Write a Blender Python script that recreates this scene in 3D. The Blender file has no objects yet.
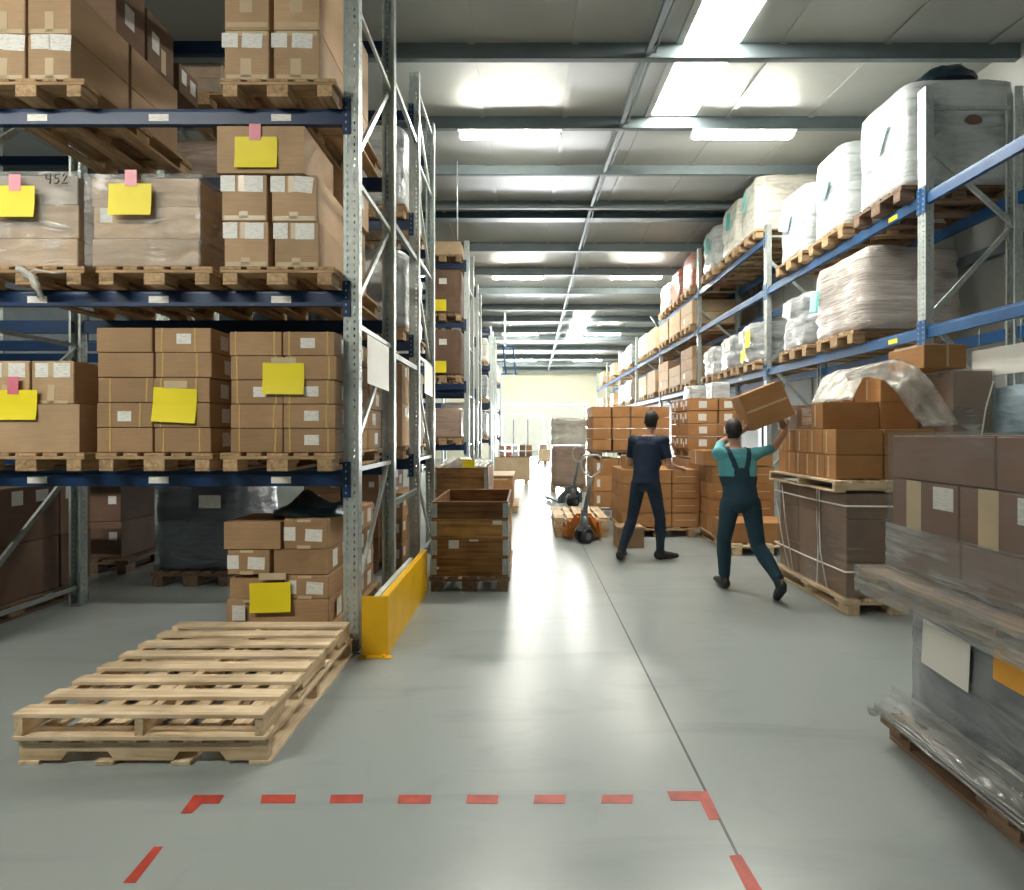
import bpy, bmesh, math, random
from mathutils import Vector, Matrix, noise
random.seed(7)
PI = math.pi
C = bpy.context.scene.collection
SC = bpy.context.scene
# ------------------------------------------------------------------ camera geometry
F = 540.0; VX = 526.0; VY = 432.0; CH = 1.55
def wx(px, Y): return (px - VX) / F * Y
def wz(py, Y): return CH + (VY - py) / F * Y
def fy(py): return CH * F / (py - VY)

# ------------------------------------------------------------------ materials
M = {}
def newmat(name):
    m = bpy.data.materials.new(name); m.use_nodes = True
    nt = m.node_tree; b = nt.nodes['Principled BSDF']
    M[name] = m
    return m, nt, b
def nd(nt, typ, **kw):
    n = nt.nodes.new(typ)
    for k, v in kw.items():
        if k.startswith('i_'):
            n.inputs[k[2:].replace('_', ' ')].default_value = v
        else: setattr(n, k, v)
    return n
def ramp(nt, fac, stops):
    r = nt.nodes.new('ShaderNodeValToRGB')
    e = r.color_ramp.elements
    while len(e) < len(stops): e.new(0.5)
    for el, (p, c) in zip(e, stops):
        el.position = p; el.color = (*c, 1) if len(c) == 3 else c
    nt.links.new(fac, r.inputs['Fac'])
    return r
def coords(nt, scale=(1, 1, 1), kind='Object', rot=(0, 0, 0), jitter=True):
    tc = nt.nodes.new('ShaderNodeTexCoord'); mp = nt.nodes.new('ShaderNodeMapping')
    mp.inputs['Scale'].default_value = scale; mp.inputs['Rotation'].default_value = rot
    nt.links.new(tc.outputs[kind], mp.inputs['Vector'])
    if jitter and kind == 'Object':
        oi = nt.nodes.new('ShaderNodeObjectInfo')
        ml = nd(nt, 'ShaderNodeMath', operation='MULTIPLY'); ml.inputs[1].default_value = 37.0
        nt.links.new(oi.outputs['Random'], ml.inputs[0])
        nt.links.new(ml.outputs[0], mp.inputs['Location'])
    return mp.outputs['Vector']
def bump(nt, b, h, strength=0.2, dist=0.01):
    bp = nt.nodes.new('ShaderNodeBump'); bp.inputs['Strength'].default_value = strength
    bp.inputs['Distance'].default_value = dist
    nt.links.new(h, bp.inputs['Height']); nt.links.new(bp.outputs['Normal'], b.inputs['Normal'])
def simple(name, col, rough=0.5, metal=0.0, var=0.12, scale=8, spec=0.5, bmp=0.0, stretch=(1, 1, 1)):
    m, nt, b = newmat(name)
    v = coords(nt, stretch)
    n = nd(nt, 'ShaderNodeTexNoise'); n.inputs['Scale'].default_value = scale; n.inputs['Detail'].default_value = 4
    nt.links.new(v, n.inputs['Vector'])
    lo = tuple(max(0, c * (1 - var)) for c in col); hi = tuple(min(1, c * (1 + var)) for c in col)
    r = ramp(nt, n.outputs['Fac'], [(0.3, lo), (0.7, hi)])
    nt.links.new(r.outputs['Color'], b.inputs['Base Color'])
    b.inputs['Roughness'].default_value = rough; b.inputs['Metallic'].default_value = metal
    b.inputs['Specular IOR Level'].default_value = spec
    if bmp: bump(nt, b, n.outputs['Fac'], bmp)
    return m
def cardboard(name, col, rnd=0.16):
    m, nt, b = newmat(name)
    v = coords(nt, (3, 3, 60))
    n = nd(nt, 'ShaderNodeTexNoise'); n.inputs['Scale'].default_value = 2.0; n.inputs['Detail'].default_value = 5
    nt.links.new(v, n.inputs['Vector'])
    v2 = coords(nt, (1, 1, 1))
    n2 = nd(nt, 'ShaderNodeTexNoise'); n2.inputs['Scale'].default_value = 3.5; n2.inputs['Detail'].default_value = 6
    nt.links.new(v2, n2.inputs['Vector'])
    oi = nt.nodes.new('ShaderNodeObjectInfo')
    mix = nd(nt, 'ShaderNodeMix', data_type='RGBA'); mix.inputs['A'].default_value = (*[c * (1 - rnd) for c in col], 1)
    mix.inputs['B'].default_value = (*[min(1, c * (1 + rnd)) for c in col], 1)
    nt.links.new(oi.outputs['Random'], mix.inputs['Factor'])
    r = ramp(nt, n.outputs['Fac'], [(0.25, (0.88, 0.88, 0.88)), (0.75, (1.06, 1.05, 1.04))])
    r2 = ramp(nt, n2.outputs['Fac'], [(0.3, (0.86, 0.85, 0.84)), (0.65, (1.05, 1.05, 1.05))])
    m1 = nd(nt, 'ShaderNodeMix', data_type='RGBA', blend_type='MULTIPLY'); m1.inputs['Factor'].default_value = 1
    m2 = nd(nt, 'ShaderNodeMix', data_type='RGBA', blend_type='MULTIPLY'); m2.inputs['Factor'].default_value = 1
    nt.links.new(mix.outputs['Result'], m1.inputs['A']); nt.links.new(r.outputs['Color'], m1.inputs['B'])
    nt.links.new(m1.outputs['Result'], m2.inputs['A']); nt.links.new(r2.outputs['Color'], m2.inputs['B'])
    nt.links.new(m2.outputs['Result'], b.inputs['Base Color'])
    b.inputs['Roughness'].default_value = 0.7; b.inputs['Specular IOR Level'].default_value = 0.25
    bump(nt, b, n2.outputs['Fac'], 0.12, 0.01)
    return m
def wood(name, col, dark, axis='X', rough=0.7, grey=0.0):
    m, nt, b = newmat(name)
    st = {'X': (1.2, 22, 22), 'Y': (22, 1.2, 22), 'Z': (22, 22, 1.2)}[axis]
    v = coords(nt, st)
    n = nd(nt, 'ShaderNodeTexNoise'); n.inputs['Scale'].default_value = 1.6; n.inputs['Detail'].default_value = 6; n.inputs['Distortion'].default_value = 0.6
    nt.links.new(v, n.inputs['Vector'])
    v2 = coords(nt, (1, 1, 1))
    n2 = nd(nt, 'ShaderNodeTexNoise'); n2.inputs['Scale'].default_value = 4; nt.links.new(v2, n2.inputs['Vector'])
    r = ramp(nt, n.outputs['Fac'], [(0.28, dark), (0.55, col), (0.8, tuple(min(1, c * 1.15) for c in col))])
    r2 = ramp(nt, n2.outputs['Fac'], [(0.3, (0.72, 0.70, 0.68)), (0.6, (1.05, 1.05, 1.05))])
    m1 = nd(nt, 'ShaderNodeMix', data_type='RGBA', blend_type='MULTIPLY'); m1.inputs['Factor'].default_value = 1
    nt.links.new(r.outputs['Color'], m1.inputs['A']); nt.links.new(r2.outputs['Color'], m1.inputs['B'])
    nt.links.new(m1.outputs['Result'], b.inputs['Base Color'])
    b.inputs['Roughness'].default_value = rough; b.inputs['Specular IOR Level'].default_value = 0.25
    bump(nt, b, n.outputs['Fac'], 0.25, 0.004)
    return m

cardboard('card', (0.42, 0.265, 0.145))
cardboard('card_tan', (0.53, 0.36, 0.215))
cardboard('card_orange', (0.44, 0.225, 0.09), 0.1)
cardboard('card_brown', (0.30, 0.175, 0.105))
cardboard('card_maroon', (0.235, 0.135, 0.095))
cardboard('card_dark', (0.20, 0.125, 0.085))  # dark card; also carries painted shade on cartons in dim spots
cardboard('card_pale', (0.62, 0.47, 0.30))
cardboard('card_grey', (0.40, 0.33, 0.27))
simple('tape', (0.60, 0.47, 0.30), 0.3, var=0.06)
simple('tape_clear', (0.62, 0.50, 0.33), 0.2, var=0.1)
simple('strap', (0.62, 0.42, 0.14), 0.35, var=0.05)
simple('strap_white', (0.80, 0.76, 0.68), 0.35, var=0.05)
simple('yellow_paper', (0.92, 0.76, 0.012), 0.55, var=0.05, scale=3)
simple('orange_paper', (0.80, 0.38, 0.04), 0.5, var=0.1, scale=3)
simple('pink_tape', (0.72, 0.20, 0.27), 0.4, var=0.06)
simple('white_paper', (0.78, 0.77, 0.70), 0.6, var=0.04, scale=3)
simple('ink', (0.05, 0.04, 0.03), 0.6)
def labelmat():
    m, nt, b = newmat('label')
    v = coords(nt, (1, 1, 1))
    w = nd(nt, 'ShaderNodeTexNoise'); w.inputs['Scale'].default_value = 90; w.inputs['Detail'].default_value = 1
    nt.links.new(coords(nt, (0.35, 0.35, 1.6)), w.inputs['Vector'])
    r = ramp(nt, w.outputs['Fac'], [(0.36, (0.66, 0.66, 0.63)), (0.50, (0.82, 0.81, 0.76))])
    nt.links.new(r.outputs['Color'], b.inputs['Base Color']); b.inputs['Roughness'].default_value = 0.5
labelmat()
wood('pallet_x', (0.50, 0.34, 0.19), (0.30, 0.18, 0.09), 'X')
wood('pallet_y', (0.50, 0.34, 0.19), (0.30, 0.18, 0.09), 'Y')
wood('block', (0.52, 0.36, 0.20), (0.30, 0.19, 0.10), 'Y')
wood('fresh_x', (0.76, 0.61, 0.42), (0.55, 0.39, 0.22), 'X')
wood('fresh_y', (0.70, 0.54, 0.35), (0.50, 0.35, 0.19), 'Y')
wood('old_x', (0.26, 0.17, 0.11), (0.15, 0.10, 0.07), 'X')
wood('old_y', (0.26, 0.17, 0.11), (0.15, 0.10, 0.07), 'Y')
wood('crate_dark', (0.25, 0.12, 0.05), (0.11, 0.05, 0.022), 'X')
wood('crate_brown', (0.33, 0.17, 0.065), (0.15, 0.07, 0.03), 'X')
wood('crate_gold', (0.52, 0.28, 0.09), (0.28, 0.13, 0.045), 'X')
def steel(name, col, rough=0.42):
    m, nt, b = newmat(name)
    n = nd(nt, 'ShaderNodeTexVoronoi'); n.inputs['Scale'].default_value = 45
    nt.links.new(coords(nt, (1, 1, 0.5)), n.inputs['Vector'])
    n2 = nd(nt, 'ShaderNodeTexNoise'); n2.inputs['Scale'].default_value = 5; nt.links.new(coords(nt), n2.inputs['Vector'])
    r = ramp(nt, n.outputs['Color'], [(0.1, tuple(c * 0.86 for c in col)), (0.9, tuple(min(1, c * 1.1) for c in col))])
    nt.links.new(r.outputs['Color'], b.inputs['Base Color'])
    r2 = ramp(nt, n2.outputs['Fac'], [(0.3, (rough - 0.1,) * 3), (0.7, (rough + 0.1,) * 3)])
    nt.links.new(r2.outputs['Color'], b.inputs['Roughness'])
    b.inputs['Metallic'].default_value = 0.55
steel('galv', (0.50, 0.55, 0.53))
steel('galv_dark', (0.30, 0.34, 0.34))
simple('blue', (0.002, 0.026, 0.090), 0.42, var=0.15)
simple('blue_light', (0.004, 0.075, 0.22), 0.45, var=0.15)
simple('slot', (0.30, 0.42, 0.55), 0.5)
simple('yellow_paint', (0.85, 0.48, 0.010), 0.38, var=0.08, scale=5)
simple('orange_paint', (0.62, 0.20, 0.03), 0.4, var=0.12)
simple('rubber', (0.018, 0.02, 0.024), 0.55)
simple('red_tape', (0.42, 0.048, 0.028), 0.5, var=0.3, scale=14)
simple('grey_metal', (0.20, 0.23, 0.25), 0.45, metal=0.3)
simple('white_metal', (0.72, 0.74, 0.70), 0.4)
simple('bag', (0.006, 0.02, 0.035), 0.28, bmp=0.4, scale=10)
simple('teal', (0.03, 0.42, 0.40), 0.4, var=0.2)
simple('teal_pale', (0.32, 0.70, 0.66), 0.4, var=0.2)
simple('skin', (0.50, 0.27, 0.18), 0.5, var=0.06)
simple('hair', (0.022, 0.015, 0.013), 0.55, scale=60, bmp=0.5)
simple('shirt_navy', (0.008, 0.022, 0.055), 0.8, var=0.2, scale=6, bmp=0.2)
simple('pants_navy', (0.010, 0.024, 0.050), 0.8, var=0.2, scale=6, bmp=0.2)
simple('shirt_teal', (0.09, 0.34, 0.38), 0.8, var=0.15, scale=6, bmp=0.2)
simple('overall', (0.006, 0.036, 0.058), 0.8, var=0.2, scale=6, bmp=0.2)
simple('shoe', (0.012, 0.014, 0.018), 0.5)
simple('beam_paint', (0.165, 0.205, 0.215), 0.5, var=0.1, scale=3)
simple('girder_paint', (0.055, 0.095, 0.11), 0.45, var=0.1, scale=3)
simple('wall_paint', (0.52, 0.53, 0.50), 0.6, var=0.05, scale=1.2)
simple('wall_cream', (0.80, 0.78, 0.62), 0.6, var=0.03, scale=1)
simple('dark_gap', (0.02, 0.02, 0.02), 0.8)
# opaque stretch wrapping of a pallet load
def wrapmat(name, col, dark, rough=0.3, streak=(1.6, 1.6, 6), amt=1.0):
    m, nt, b = newmat(name)
    n = nd(nt, 'ShaderNodeTexNoise'); n.inputs['Scale'].default_value = 1.5; n.inputs['Detail'].default_value = 6; n.inputs['Distortion'].default_value = 1.6
    nt.links.new(coords(nt, streak, rot=(0.25, 0.3, 0)), n.inputs['Vector'])
    n2 = nd(nt, 'ShaderNodeTexNoise'); n2.inputs['Scale'].default_value = 2.2; n2.inputs['Detail'].default_value = 4
    nt.links.new(coords(nt), n2.inputs['Vector'])
    mix = nd(nt, 'ShaderNodeMath', operation='MULTIPLY_ADD'); mix.inputs[1].default_value = 0.55
    hf = nd(nt, 'ShaderNodeMath', operation='MULTIPLY'); hf.inputs[1].default_value = 0.45
    nt.links.new(n.outputs['Fac'], mix.inputs[0]); nt.links.new(n2.outputs['Fac'], hf.inputs[0]); nt.links.new(hf.outputs[0], mix.inputs[2])
    r = ramp(nt, mix.outputs[0], [(0.34, dark), (0.50, col), (0.66, tuple(min(1, c * 1.15) for c in col))])
    nt.links.new(r.outputs['Color'], b.inputs['Base Color'])
    b.inputs['Roughness'].default_value = rough
    b.inputs['Coat Weight'].default_value = 0.35; b.inputs['Coat Roughness'].default_value = 0.12
    bump(nt, b, n.outputs['Fac'], 0.55, 0.03)
wrapmat('wrap_white', (0.56, 0.59, 0.59), (0.30, 0.335, 0.355))
wrapmat('wrap_cream', (0.70, 0.68, 0.60), (0.42, 0.40, 0.36))
wrapmat('wrap_grey', (0.34, 0.36, 0.37), (0.15, 0.17, 0.19))
wrapmat('wrap_paper', (0.52, 0.47, 0.43), (0.28, 0.24, 0.22), 0.4, (1.2, 1.2, 14))
wrapmat('wrap_grey_shaded', (0.215, 0.23, 0.245), (0.10, 0.11, 0.125), 0.22)  # darker version of the grey wrap, shade put into its colour
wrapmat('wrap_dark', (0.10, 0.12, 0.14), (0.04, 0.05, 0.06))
wrapmat('wrap_red', (0.50, 0.17, 0.11), (0.62, 0.56, 0.5))
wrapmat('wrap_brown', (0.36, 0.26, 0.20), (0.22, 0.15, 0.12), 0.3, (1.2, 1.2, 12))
wrapmat('wrap_blue', (0.40, 0.52, 0.58), (0.14, 0.22, 0.27))
# clear stretch film
def filmmat(name, dens, tint=(0.62, 0.63, 0.61), streak=(1.4, 1.4, 7), rot=(0.25, 0.2, 0)):
    m, nt, b = newmat(name)
    out = nt.nodes['Material Output']
    n = nd(nt, 'ShaderNodeTexNoise'); n.inputs['Scale'].default_value = 1.3; n.inputs['Detail'].default_value = 5; n.inputs['Distortion'].default_value = 2.0
    nt.links.new(coords(nt, streak, rot=rot), n.inputs['Vector'])
    n2 = nd(nt, 'ShaderNodeTexNoise'); n2.inputs['Scale'].default_value = 3.0; n2.inputs['Detail'].default_value = 3
    nt.links.new(coords(nt), n2.inputs['Vector'])
    ml = nd(nt, 'ShaderNodeMath', operation='MULTIPLY'); nt.links.new(n.outputs['Fac'], ml.inputs[0]); nt.links.new(n2.outputs['Fac'], ml.inputs[1])
    r = ramp(nt, ml.outputs[0], [(0.15, (dens * 0.55,) * 3), (0.30, (dens,) * 3), (0.42, (min(1, dens * 2.2),) * 3)])
    b.inputs['Base Color'].default_value = (*tint, 1); b.inputs['Roughness'].default_value = 0.13
    b.inputs['Specular IOR Level'].default_value = 0.9
    tr = nt.nodes.new('ShaderNodeBsdfTransparent'); tr.inputs['Color'].default_value = (0.95, 0.96, 0.96, 1)
    mx = nt.nodes.new('ShaderNodeMixShader')
    nt.links.new(r.outputs['Color'], mx.inputs['Fac']); nt.links.new(tr.outputs[0], mx.inputs[1]); nt.links.new(b.outputs[0], mx.inputs[2])
    nt.links.new(mx.outputs[0], out.inputs['Surface'])
    bump(nt, b, n.outputs['Fac'], 0.9, 0.03)
filmmat('film', 0.27, (0.74, 0.75, 0.73))
filmmat('film_thin', 0.19, (0.5, 0.5, 0.5))
filmmat('film_thick', 0.60, (0.40, 0.41, 0.405), (1.2, 1.2, 10))
filmmat('film_drape', 0.55, (0.90, 0.88, 0.82), (4, 4, 4))
def emitmat(name, col, s):
    m, nt, b = newmat(name)
    b.inputs['Base Color'].default_value = (0.9, 0.9, 0.9, 1)
    b.inputs['Emission Color'].default_value = (*col, 1); b.inputs['Emission Strength'].default_value = s
emitmat('tube', (1.0, 0.97, 0.86), 80)
emitmat('skylight', (1.0, 0.985, 0.92), 9)
# concrete floor
def floormat():
    m, nt, b = newmat('concrete')
    tc = nt.nodes.new('ShaderNodeTexCoord')
    def nz(scale, detail, dist=0.0, st=(1, 1, 1)):
        mp = nt.nodes.new('ShaderNodeMapping'); mp.inputs['Scale'].default_value = st
        nt.links.new(tc.outputs['Object'], mp.inputs['Vector'])
        n = nd(nt, 'ShaderNodeTexNoise'); n.inputs['Scale'].default_value = scale; n.inputs['Detail'].default_value = detail; n.inputs['Distortion'].default_value = dist
        nt.links.new(mp.outputs['Vector'], n.inputs['Vector']); return n.outputs['Fac']
    a = nz(0.22, 0, 0.0); d = nz(1.6, 9, 0.6, (0.45, 2.6, 1))
    r = ramp(nt, a, [(0.0, (0.300, 0.334, 0.325)), (1.0, (0.300, 0.334, 0.325))])
    r2 = ramp(nt, nz(2.6, 10, 0.9, (1, 1, 1)), [(0.57, (1, 1, 1)), (0.74, (0.88, 0.885, 0.885))])
    r3 = ramp(nt, d, [(0.53, (1, 1, 1)), (0.70, (0.84, 0.855, 0.855))])
    def mul(x, y):
        k = nd(nt, 'ShaderNodeMix', data_type='RGBA', blend_type='MULTIPLY'); k.inputs['Factor'].default_value = 1
        nt.links.new(x, k.inputs['A']); nt.links.new(y, k.inputs['B']); return k.outputs['Result']
    col = mul(mul(r.outputs['Color'], r2.outputs['Color']), r3.outputs['Color'])
    sx = nt.nodes.new('ShaderNodeSeparateXYZ'); nt.links.new(tc.outputs['Object'], sx.inputs[0])
    def mt(op, x, y=None):
        k = nd(nt, 'ShaderNodeMath', operation=op)
        for i, q in enumerate((x, y)):
            if q is None: continue
            if isinstance(q, (int, float)): k.inputs[i].default_value = q
            else: nt.links.new(q, k.inputs[i])
        return k.outputs[0]
    j1 = mt('LESS_THAN', mt('ABSOLUTE', mt('SUBTRACT', sx.outputs['X'], 0.775)), 0.006)
    yy = mt('ABSOLUTE', mt('SUBTRACT', mt('PINGPONG', mt('ADD', sx.outputs['Y'], -5.32), 2.45), 0.0))
    j2 = mt('LESS_THAN', yy, 0.0035)
    j = mt('MAXIMUM', j1, mt('MULTIPLY', j2, 0.55))
    k = nd(nt, 'ShaderNodeMix', data_type='RGBA'); nt.links.new(j, k.inputs['Factor'])
    nt.links.new(col, k.inputs['A']); k.inputs['B'].default_value = (0.055, 0.055, 0.055, 1)
    nt.links.new(k.outputs['Result'], b.inputs['Base Color'])
    rr = ramp(nt, a, [(0.0, (0.285,) * 3), (1.0, (0.285,) * 3)])
    nt.links.new(rr.outputs['Color'], b.inputs['Roughness'])
    b.inputs['Specular IOR Level'].default_value = 0.5
floormat()
def ceilmat():
    m, nt, b = newmat('ceiling_panel')
    n = nd(nt, 'ShaderNodeTexNoise'); n.inputs['Scale'].default_value = 0.8; n.inputs['Detail'].default_value = 5
    tc = nt.nodes.new('ShaderNodeTexCoord'); nt.links.new(tc.outputs['Object'], n.inputs['Vector'])
    r = ramp(nt, n.outputs['Fac'], [(0.3, (0.33, 0.345, 0.325)), (0.7, (0.40, 0.415, 0.385))])
    nt.links.new(r.outputs['Color'], b.inputs['Base Color']); b.inputs['Roughness'].default_value = 0.45
ceilmat()

# ------------------------------------------------------------------ mesh helpers
class MB:
    def __init__(s): s.bm = bmesh.new()
    def box(s, x0, x1, y0, y1, z0, z1, mi=0, rot=None, piv=None):
        vs = [s.bm.verts.new((x, y, z)) for z in (z0, z1) for y in (y0, y1) for x in (x0, x1)]
        for f in ((0, 2, 3, 1), (4, 5, 7, 6), (0, 1, 5, 4), (2, 6, 7, 3), (0, 4, 6, 2), (1, 3, 7, 5)):
            s.bm.faces.new([vs[i] for i in f]).material_index = mi
        if rot is not None:
            bmesh.ops.transform(s.bm, matrix=Matrix.Translation(piv) @ rot @ Matrix.Translation(-Vector(piv)), verts=vs)
        return vs
    def bar(s, a, b, w, t, mi=0):
        a, b = Vector(a), Vector(b); d = (b - a); L = d.length
        q = d.to_track_quat('Z', 'Y').to_matrix().to_4x4()
        vs = s.box(-w / 2, w / 2, -t / 2, t / 2, 0, L, mi)
        bmesh.ops.transform(s.bm, matrix=Matrix.Translation(a) @ q, verts=vs)
    def tube(s, pts, r, n=8, mi=0, closed=False):
        pts = [Vector(p) for p in pts]; rings = []; N = len(pts)
        for i, p in enumerate(pts):
            if closed: t = (pts[(i + 1) % N] - pts[i - 1])
            else: t = (pts[min(i + 1, N - 1)] - pts[max(i - 1, 0)])
            q = t.to_track_quat('Z', 'Y')
            rr = r[i] if isinstance(r, (list, tuple)) else r
            rings.append([s.bm.verts.new(p + q @ Vector((rr * math.cos(2 * PI * k / n), rr * math.sin(2 * PI * k / n), 0))) for k in range(n)])
        for i in range(N if closed else N - 1):
            a, b = rings[i], rings[(i + 1) % N]
            for k in range(n):
                f = s.bm.faces.new((a[k], a[(k + 1) % n], b[(k + 1) % n], b[k])); f.material_index = mi; f.smooth = True
        if not closed:
            s.bm.faces.new(rings[0][::-1]).material_index = mi; s.bm.faces.new(rings[-1]).material_index = mi
    def cyl(s, c, ax, r, L, n=20, mi=0):
        ax = Vector(ax).normalized(); c = Vector(c)
        s.tube([c - ax * L / 2, c + ax * L / 2], r, n, mi)
    def poly(s, pts, t, ax, mi=0):
        ax = Vector(ax)
        a = [s.bm.verts.new(Vector(p)) for p in pts]; b = [s.bm.verts.new(Vector(p) + ax * t) for p in pts]
        n = len(a)
        s.bm.faces.new(a[::-1]).material_index = mi; s.bm.faces.new(b).material_index = mi
        for i in range(n): s.bm.faces.new((a[i], a[(i + 1) % n], b[(i + 1) % n], b[i])).material_index = mi
    def bevel(s, w, seg=1):
        bmesh.ops.bevel(s.bm, geom=list(s.bm.edges), offset=w, segments=seg, affect='EDGES', profile=0.5)
    def mesh(s, name, mats, smooth=False):
        bmesh.ops.recalc_face_normals(s.bm, faces=s.bm.faces)
        me = bpy.data.meshes.new(name); s.bm.to_mesh(me); s.bm.free()
        for m in ([mats] if isinstance(mats, str) else mats): me.materials.append(M[m])
        if smooth: me.polygons.foreach_set('use_smooth', [True] * len(me.polygons))
        return me
def obj(name, me, parent=None, loc=(0, 0, 0), rz=0.0):
    o = bpy.data.objects.new(name, me); C.objects.link(o)
    o.location = loc; o.rotation_euler = (0, 0, rz)
    if parent is not None: o.parent = parent
    return o
def tag(o, label, cat, group=None, kind=None):
    o['label'] = label; o['category'] = cat
    if group: o['group'] = group
    if kind: o['kind'] = kind
    return o
def struct(name, me, loc=(0, 0, 0), label=None):
    o = obj(name, me, None, loc); o['kind'] = 'structure'
    if label: o['label'] = label
    return o
def thing(name, label, cat, loc=(0, 0, 0), rz=0.0, group=None):
    o = bpy.data.objects.new(name, None); C.objects.link(o)
    o.location = loc; o.rotation_euler = (0, 0, rz); o.empty_display_size = 0.1
    return tag(o, label, cat, group)
def copy_tree(o, parent=None):
    c = o.copy(); C.objects.link(c)
    if parent is not None: c.parent = parent
    for ch in list(o.children): copy_tree(ch, c)
    return c
def dup(o, label, loc, rz=0.0, group=None):
    c = copy_tree(o); c.location = loc; c.rotation_euler = (0, 0, rz); c['label'] = label
    if group: c['group'] = group
    return c
cache = {}
# ------------------------------------------------------------------ cardboard boxes
def box_mesh(w, d, h, mat, flap, puff):
    key = ('box', round(w, 3), round(d, 3), round(h, 3), mat, flap, puff)
    if key in cache: return cache[key]
    b = MB(); bm = b.bm
    b.box(-w / 2, w / 2, -d / 2, d / 2, 0, h - (0.003 if flap else 0))
    if puff:
        bmesh.ops.subdivide_edges(bm, edges=list(bm.edges), cuts=5, use_grid_fill=True)
        rs = random.Random(hash(key) & 0xffff); ph = rs.uniform(0, 50)
        for v in bm.verts:
            u = v.co.x / w * 2; q = v.co.y / d * 2; t = v.co.z / h * 2 - 1
            k = (1 - abs(t) ** 2)
            if abs(abs(u) - 1) < 1e-3: v.co.x += math.copysign(puff, u) * k * (1 - q * q) * noise.noise(Vector((v.co.y * 6, v.co.z * 6, ph)))
            if abs(abs(q) - 1) < 1e-3: v.co.y += math.copysign(puff, q) * k * (1 - u * u) * noise.noise(Vector((v.co.x * 6, v.co.z * 6, ph + 9)))
            if v.co.z > h * 0.9: v.co.z -= abs(puff) * 0.5 * (1 - u * u) * (1 - q * q)
    else:
        b.bevel(0.004)
    if flap:
        for s in (-1, 1):
            y0, y1 = (0.0015, d / 2 - 0.004) if s > 0 else (-d / 2 + 0.004, -0.0015)
            b.box(-w / 2 + 0.004, w / 2 - 0.004, y0, y1, h - 0.0032, h)
    cache[key] = b.mesh('cardboard_box', mat)
    return cache[key]
def sheet_mesh(name, w, h, mat, curl=0.0):
    key = ('sheet', name, round(w, 3), round(h, 3), mat, curl)
    if key in cache: return cache[key]
    b = MB()
    if curl:
        n = 6
        f = lambda t: -curl * (max(0, t - 0.35) / 0.65) ** 2
        pts = [(0.0, f(i / n), h / 2 - h * i / n) for i in range(n + 1)]
        for sx in (0,):
            L = [[b.bm.verts.new((x, p[1] + o, p[2])) for x in (-w / 2, w / 2)] for o in (-0.0012, 0) for p in pts]
            m = n + 1
            for i in range(n):
                b.bm.faces.new((L[i][0], L[i][1], L[i + 1][1], L[i + 1][0]))
                b.bm.faces.new((L[m + i][0], L[m + i + 1][0], L[m + i + 1][1], L[m + i][1]))
                b.bm.faces.new((L[i][0], L[i + 1][0], L[m + i + 1][0], L[m + i][0]))
                b.bm.faces.new((L[i][1], L[m + i][1], L[m + i + 1][1], L[i + 1][1]))
            b.bm.faces.new((L[0][0], L[m][0], L[m][1], L[0][1])); b.bm.faces.new((L[n][0], L[n][1], L[m + n][1], L[m + n][0]))
    else:
        b.box(-w / 2, w / 2, -0.0012, 0, -h / 2, h / 2)
    cache[key] = b.mesh(name, mat)
    return cache[key]
FACE = {'f': (0, 0.0), 'r': (PI / 2, 0), 'l': (-PI / 2, 0), 'b': (PI, 0)}
FEAT = {'L': ('shipping_label', 'label'), 'T': ('packing_tape', 'tape'), 'Y': ('yellow_sheet', 'yellow_paper'), 'P': ('pink_tape', 'pink_tape'),
        'C': ('clear_tape', 'tape_clear'), 'S': ('strap', 'strap'), 'W': ('white_sheet', 'white_paper'), 'O': ('orange_sheet', 'orange_paper'),
        'E': ('document_pouch', 'teal'), 'e': ('document_pouch', 'teal_pale')}
def stick(o, w, d, h, feats, off0=0.0):
    for ft in feats:
        k, face, u, v, fw, fh = ft[:6]; tilt = ft[6] if len(ft) > 6 else 0.0
        nm, mt = FEAT[k]
        rz = FACE[face][0]
        span = w if face in 'fb' else d
        off = off0 + {'T': 0.0002, 'C': 0.004, 'S': 0.0006, 'L': 0.0008, 'W': 0.002, 'Y': 0.0035, 'O': .003, 'P': 0.0062, 'E': .004, 'e': .005}[k]
        lx = (u - 0.5) * span; ly = -(d if face in 'fb' else w) / 2 - off
        c, s = math.cos(rz), math.sin(rz)
        q = obj(nm, sheet_mesh(nm, fw, fh, mt, 0.012 if k == 'Y' else 0.0), o, (lx * c - ly * s, lx * s + ly * c, v * h))
        q.rotation_euler = (0, tilt, rz)
def box(x0, x1, y0, y1, z0, z1, label, feats=(), group=None, mat='card', rz=0.0, flap=True, puff=0.0, gap=0.003, name='cardboard_box', off0=0.0):
    w, d, h = abs(x1 - x0) - 2 * gap, abs(y1 - y0) - 2 * gap, z1 - z0 - 0.002
    o = obj(name, box_mesh(w, d, h - .002, mat, flap and not puff, puff), None, ((x0 + x1) / 2, (y0 + y1) / 2, z0 + 0.0035), rz)
    tag(o, label, 'box', group)
    stick(o, w, d, h, feats, off0)
    return o
ROW = ['bottom row', 'second row', 'third row', 'fourth row', 'fifth row', 'sixth row']
DEP = ['at front', 'second deep', 'third deep', 'fourth deep', 'fifth deep', 'sixth deep']
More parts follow.
